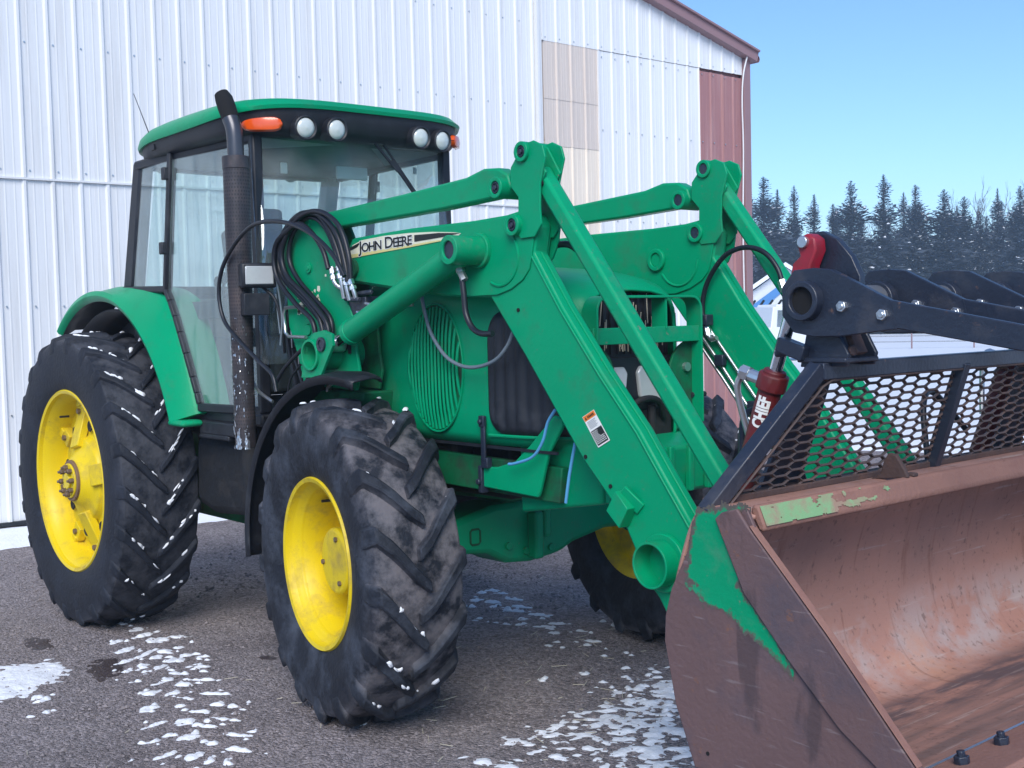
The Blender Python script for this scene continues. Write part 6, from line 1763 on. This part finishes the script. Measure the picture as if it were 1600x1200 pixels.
for s in (-1, 1):
    mb = MB(); mb.prism(pl, -HB - .012, -HB); sp = obj('side_plate', mir(mb, s), M['rust_side'], bk, bevel=.003)
    mb = MB(); mb.prism(wedge, -HB - .024, -HB - .012); mb.v = mb.v; obj('wear_plate', mir(mb, s), M['rust_side'], sp, bevel=.004)
    mb = MB(); mb.prism([(5.386, 1.251), (5.399, 1.236), (5.630, 1.001), (5.885, .719), (5.883, .717), (5.628, .998), (5.397, 1.233), (5.384, 1.248)], -HB - .0245, -HB + .001); obj('plate_edge', mir(mb, s), M['rust_lip'], sp, bevel=.002)
    if s < 0:
        # what is left of the green paint: a ragged 0.8 mm film on the plate, thinning to rust at its edge
        res = .0045; q = MB(); ids = {}; fade = []
        cells = {}
        def depth(x, z):
            d = max(inpoly(GP, x, z), inpoly(GP2, x, z))
            if d < -.07: return d
            left = max(0, 1 - abs(x - 5.16) / .14) * max(0, 1 - abs(z - 1.03) / .16)
            return d + .008 + .030 * left + (.009 + .035 * left) * fbm(x * 30, z * 30, 3, 5) + .010 * fbm(x * 75, z * 40, 5, 3)
        for i in range(int((5.52 - 5.08) / res)):
            for j in range(int((1.31 - .76) / res)):
                d = depth(5.08 + i * res, .76 + j * res)
                if d > 0: cells[i, j] = d
        def vid(i, j):
            if (i, j) not in ids:
                ids[i, j] = len(q.v); q.v.append((5.08 + i * res, -HB - .0130, .76 + j * res))
                fade.append(min(1, max(0, depth(5.08 + i * res, .76 + j * res)) / .030))
            return ids[i, j]
        for (i, j) in cells: q.f.append((vid(i, j), vid(i + 1, j), vid(i + 1, j + 1), vid(i, j + 1))); q.mi.append(0)
        mf = M['green_worn'].copy(); mf.name = 'flaking_green_paint'
        t_ = mf.node_tree; b_ = t_.nodes['Principled BSDF']; src_ = b_.inputs['Base Color'].links[0].from_socket
        at_ = t_.nodes.new('ShaderNodeAttribute'); at_.attribute_name = 'fade'
        nz_ = t_.nodes.new('ShaderNodeTexNoise'); nz_.inputs['Scale'].default_value = 70; nz_.inputs['Detail'].default_value = 8
        ad_ = t_.nodes.new('ShaderNodeMath'); ad_.operation = 'SUBTRACT'
        t_.links.new(nz_.outputs['Fac'], ad_.inputs[0]); t_.links.new(at_.outputs['Fac'], ad_.inputs[1])
        rm_ = t_.nodes.new('ShaderNodeMapRange'); rm_.inputs['From Min'].default_value = -.12; rm_.inputs['From Max'].default_value = .22; rm_.inputs['To Max'].default_value = .92
        t_.links.new(ad_.outputs[0], rm_.inputs['Value'])
        mx_ = t_.nodes.new('ShaderNodeMixRGB'); mx_.inputs['Color2'].default_value = (.125, .085, .085, 1)
        t_.links.new(rm_.outputs['Result'], mx_.inputs['Fac']); t_.links.new(src_, mx_.inputs['Color1']); t_.links.new(mx_.outputs['Color'], b_.inputs['Base Color'])
        fo_ = obj('remaining_paint', q, mf, sp, smooth=0, recalc=False)
        fa_ = fo_.data.attributes.new('fade', 'FLOAT', 'POINT'); fa_.data.foreach_set('value', fade)
        mb = MB(); mb.cyl((5.215, -HB - .010, .575), (5.215, -HB - .014, .575), .006, 10); obj('drain_hole', mb, M['hole'], sp)
# rear stiffeners and carrier ears
for s in (-1, 1):
    for yy in (-.64, -.44):
        mb = MB(); mb.prism([(5.10, 1.20), (4.93, 1.22), (4.82, 1.12), (4.80, .72), (4.90, .58), (5.14, .58), (5.09, .70), (5.06, .87), (5.07, 1.0)], yy - .01, yy + .01); obj('carrier_ear', mir(mb, s), M['black_steel'], bk, bevel=.004)
    mb = MB(); mb.cyl((4.86, -.66, .70), (4.86, -.42, .70), .03, 16); mb.cyl((4.85, -.66, 1.17), (4.85, -.42, 1.17), .03, 16); obj('carrier_pin', mir(mb, s), M['black_steel'], bk)

# mesh guard standing on the bucket
SB, ST = Vector((5.215, 0, 1.283)), Vector((5.335, 0, 1.650))
def SP_(u, y, off=0.0):
    n = Vector((ST.z - SB.z, 0, -(ST.x - SB.x))).normalized()
    q = SB.lerp(ST, u); return Vector((q.x, y, q.z)) + n * off
YB, YT = 1.085, .735
def edge_y(u): return YB + (YT - YB) * u
gdm = MB()
a, b_ = 'guard_frame', None
mb = MB(); mb.bar(SP_(1.0, -YT - .01), SP_(1.0, YT + .01), .050, .050, (0, 0, 1)); gf = obj('guard_frame', mb, M['black_steel'], bk, bevel=.004)
for s in (-1, 1):
    mb = MB(); mb.bar(SP_(-.06, -YB - .01), SP_(1.03, -YT - .005), .050, .046, (1, 0, 0)); obj('end_bar', mir(mb, s), M['black_steel'], gf, bevel=.004)
    mb = MB()
    mb.tube([SP_(.0, -YB + .045, .027), SP_(.90, -YT - .0, .027), SP_(.945, -YT + .035, .027), SP_(.95, -YT + .10, .027), SP_(.95, 0, .027)], .004, 6); obj('frame_edge', mir(mb, s), M['rust_mesh'], gf)
    # solid gusset plates behind the mesh under the grapple posts
    mb = MB(); v = [SP_(u, y, o) for o in (-.05, -.062) for u, y in ((.0, -.80), (.98, -.72), (.98, -.58), (.0, -.60))]
    mb.add(v, [(0, 1, 2, 3), (7, 6, 5, 4), (0, 4, 5, 1), (1, 5, 6, 2), (2, 6, 7, 3), (3, 7, 4, 0)]); obj('gusset_plate', mir(mb, s), M['black_steel'], gf, smooth=0)
mb = MB(); mb.bar(SP_(-.03, .055, .012), SP_(1.0, .055, .012), .035, .045, (1, 0, 0)); obj('centre_bar', mb, M['black_steel'], gf, bevel=.003)
mb = MB(); mb.bar(SP_(.02, -YB, -.01), SP_(.02, YB, -.01), .05, .02, (0, 0, 1)); obj('sill_angle', mb, M['rust_dark'], gf, bevel=.003)
ms = MB()
sx, hh_ = .048, .0290
HT_ = (ST - SB).length
cols = int(2 * YB / (1.5 * sx)) + 3
def strand(p, q):
    (y0, v0), (y1, v1) = p, q
    ym, vm = (y0 + y1) / 2, (v0 + v1) / 2
    u = vm / HT_
    if u < .015 or u > .965 or abs(ym) > edge_y(u) - .01: return
    A, B = SP_(v0 / HT_, y0), SP_(v1 / HT_, y1)
    up = (SP_(0, 0, 1) - SP_(0, 0, 0)); d = (ST - SB).normalized()
    ms.bar(A, B, .0065, .010, (up * .75 + d * .66))
for c in range(-cols // 2, cols // 2 + 1):
    for r in range(-1, int(HT_ / hh_) + 2):
        cy, cv = c * 1.5 * sx, r * hh_ + (hh_ / 2 if c % 2 else 0)
        strand((cy - sx / 2, cv + hh_ / 2), (cy + sx / 2, cv + hh_ / 2))
        strand((cy + sx / 2, cv + hh_ / 2), (cy + sx, cv))
        strand((cy + sx, cv), (cy + sx / 2, cv - hh_ / 2))
obj('mesh_screen', ms, M['rust_mesh'], gf, smooth=0, recalc=False)
# little hook welded on the top of the bucket
mb = MB(); mb.prism([(5.250, 1.285), (5.385, 1.300), (5.375, 1.325), (5.345, 1.37), (5.318, 1.375), (5.300, 1.345), (5.29, 1.31)], -.35, -.332); mb.box((5.37, -.30, 1.305), (.03, .03, .012)); obj('chain_hook', mb, M['rust_dark'], bk, bevel=.004)

# grapple: shaft, tines, horns, posts
PX, PZ = 5.312, 1.857
mb = MB(); mb.cyl((PX, -.70, PZ), (PX, .70, PZ), .046, 28); grp = obj('grapple_shaft', mb, M['steel'], bk)
M['shaft'] = pm('worn_shaft', (.19, .20, .22), .45, metal=.5, var=.2, vscale=12, dirt=(.10, .06, .05), dirt_amt=.7, dirt_scale=6)
grp.data.materials[0] = M['shaft']
T1 = [(5.222, 1.90), (5.265, 1.948), (5.335, 1.952), (5.395, 1.945), (5.585, 1.852), (6.02, 1.768), (6.25, 1.60), (6.36, 1.34), (6.375, 1.33), (6.36, 1.36), (6.21, 1.565), (6.00, 1.706), (5.612, 1.772), (5.42, 1.752), (5.33, 1.752), (5.262, 1.765), (5.222, 1.815)]
def tine(y):
    mb = MB(); mb.prism(T1, y - .012, y + .012)
    return obj('tine', mb, M['black_steel'], bk, bevel=.003)
for y in (-.745, -.36, .02, .37, .745):
    tn = tine(y)
    s = -1 if y < .3 else 1
    mb = MB(); mb.ring((PX, y - .045, PZ), (PX, y + .03, PZ), .058, .040, 30); obj('shaft_ring', mb, M['black_steel'], tn, bevel=.003)
    mb = MB(); mb.cyl((PX, y - .030, PZ), (PX, y + .020, PZ), .041, 24); obj('shaft_bore', mb, M['hole'], tn)
    for (x, z) in ((5.435, 1.838), (5.565, 1.812)):
        mb = MB(); mb.cyl((x, y - .026, z), (x, y + .024, z), .017, 6); mb.cyl((x, y - .030, z), (x, y - .02, z), .010, 8); obj('tine_bolt', mb, M['steel'], tn, bevel=.002)
    mb = MB(); mb.bar((5.585, y - .0125, 1.852), (5.604, y - .0125, 1.772), .004, .002, (0, 1, 0)); obj('tine_weld', mb, M['black_steel'], tn)
HORN = [(5.228, 1.985), (5.222, 2.030), (5.250, 2.062), (5.285, 2.065), (5.335, 2.040), (5.385, 1.985), (5.415, 1.925), (5.415, 1.87), (5.255, 1.85), (5.275, 1.93), (5.270, 1.965)]
for s in (-1, 1):
    for yy in ((-.628,) if s < 0 else (-.74,)):
        mb = MB(); mb.prism(HORN, yy - .014, yy + .014); hn = obj('horn_plate', mir(mb, s), M['black_steel'], bk, bevel=.003)
    # post under the shaft
    mb = MB(); mb.prism([(5.25, 1.66), (5.275, 1.77), (5.285, 1.86), (5.345, 1.86), (5.375, 1.78), (5.42, 1.70), (5.41, 1.665)], -.71, -.69); mb.prism([(5.25, 1.66), (5.275, 1.77), (5.285, 1.86), (5.345, 1.86), (5.375, 1.78), (5.42, 1.70), (5.41, 1.665)], -.57, -.555); mb.box((5.335, -.64, 1.682), (.17, .17, .015)); mb.box((5.315, -.64, 1.73), (.09, .12, .09)); po = obj('shaft_post', mir(mb, s), M['black_steel'], bk, bevel=.004)
    mb = MB(); mb.box((5.235, -.72, 1.715), (.10, .045, .045), Matrix.Rotation(R(18), 3, 'Y')); mb.cyl((5.17, -.72, 1.70), (5.25, -.72, 1.71), .012, 8); obj('grease_block', mir(mb, s), M['black_steel'], po, bevel=.004)
    mb = MB(); mb.box((5.405, -.66, 1.745), (.022, .05, .10), Matrix.Rotation(R(-25), 3, 'Y')); mb.cyl((5.41, -.685, 1.71), (5.425, -.69, 1.71), .016, 8); obj('post_latch', mir(mb, s), M['rust_dark'], po, bevel=.003)
    # grapple cylinder
    yc = -.675 if s < 0 else -.80
    A, Tp = Vector((4.992, yc, 1.245)), Vector((5.252, yc, 1.985)); dd = (Tp - A).normalized(); B = A + dd * .415
    mb = MB(); mb.cyl(A, B, .037, 28); gc = obj('grapple_cylinder', mir(mb, s), M['red'], bk, bevel=.003)
    mb = MB(); mb.cyl(B - dd * .055, B, .049, 10); mb.cyl(B - dd * .01, B + dd * .012, .036, 24); obj('gland', mir(mb, s), M['red'], gc, bevel=.006)
    mb = MB(); mb.cyl(B, Tp - dd * .05, .021, 20); obj('rod', mir(mb, s), M['chrome'], gc, smooth=60)
    mb = MB(); pq = B - dd * .03
    mb.cyl(pq + Vector((-.03, -.01, .01)), pq + Vector((-.105, -.02, .035)), .020, 10); mb.cyl(pq + Vector((-.075, -.015, .025)), pq + Vector((-.10, -.02, .033)), .026, 6); mb.tube([pq + Vector((-.10, -.02, .03)), pq + Vector((-.12, -.02, -.03)), pq + Vector((-.10, .02, -.20))], .011, 8, smooth=4); obj('port_fitting', mir(mb, s), M['steel'], gc)
    cl = [(5.25, 2.048), (5.277, 2.058), (5.303, 2.041), (5.307, 2.006), (5.285, 1.961), (5.283, 1.911), (5.23, 1.901), (5.213, 1.931), (5.223, 1.971), (5.25, 1.991), (5.241, 2.021)]
    mb = MB(); mb.prism(cl, yc - .030, yc + .025); obj('clevis', mir(mb, s), M['red_bright'], gc, bevel=.006)
    mb = MB(); mb.cyl((5.266, yc - .043, 2.032), (5.266, yc + .075, 2.032), .018, 14); obj('clevis_pin', mir(mb, s), M['steel'], gc, bevel=.002)
    if s < 0:
        tv2, tf2 = text_mesh('CHIEF', spacing=1.0, bold_offset=0.05)
        w0, w1 = min(v[0] for v in tv2), max(v[0] for v in tv2)
        # letters wrap round the barrel and read upwards
        e_cam = Vector((.55, -.84, 0)); e_cam = (e_cam - dd * e_cam.dot(dd)).normalized(); e_side = e_cam.cross(dd)
        Lh, Hh = .102, .040
        bmt = bmesh.new()
        bv = [bmt.verts.new((vx, vy, 0)) for vx, vy in tv2]
        for f_ in tf2:
            try: bmt.faces.new([bv[i] for i in f_])
            except ValueError: pass
        bmesh.ops.triangulate(bmt, faces=bmt.faces)
        bmesh.ops.subdivide_edges(bmt, edges=bmt.edges, cuts=4, use_grid_fill=True)
        bmt.verts.ensure_lookup_table(); bmt.verts.index_update()
        vs = []
        for v_ in bmt.verts:
            vx, vy = v_.co.x, v_.co.y
            along = (vx - w0) / (w1 - w0) * Lh; c_ = (vy / .72 - .5) * Hh
            an_ = c_ / .038 + .22
            vs.append(A + dd * (.243 + along) + (e_cam * math.cos(an_) + e_side * math.sin(an_)) * .0385)
        fs = [[v_.index for v_ in f_.verts] for f_ in bmt.faces]
        bmt.free()
        mb = MB(); mb.add(vs, fs); obj('lettering', mb, M['white_ink'], gc, smooth=0, recalc=False)
    mb = MB(); mb.tube([A + Vector((-.03, .04, .1)), A + Vector((-.10, .16, .25)), A + Vector((-.06, .30, .20)), A + Vector((.0, .36, -.05))], .012, 8, smooth=6); obj('grapple_hose', mir(mb, s), M['rubber_hose'], gc, smooth=60)
    mb = MB(); mb.box((5.01, yc, 1.215), (.12, .07, .07)); obj('cylinder_foot', mir(mb, s), M['black_steel'], gc, bevel=.005)
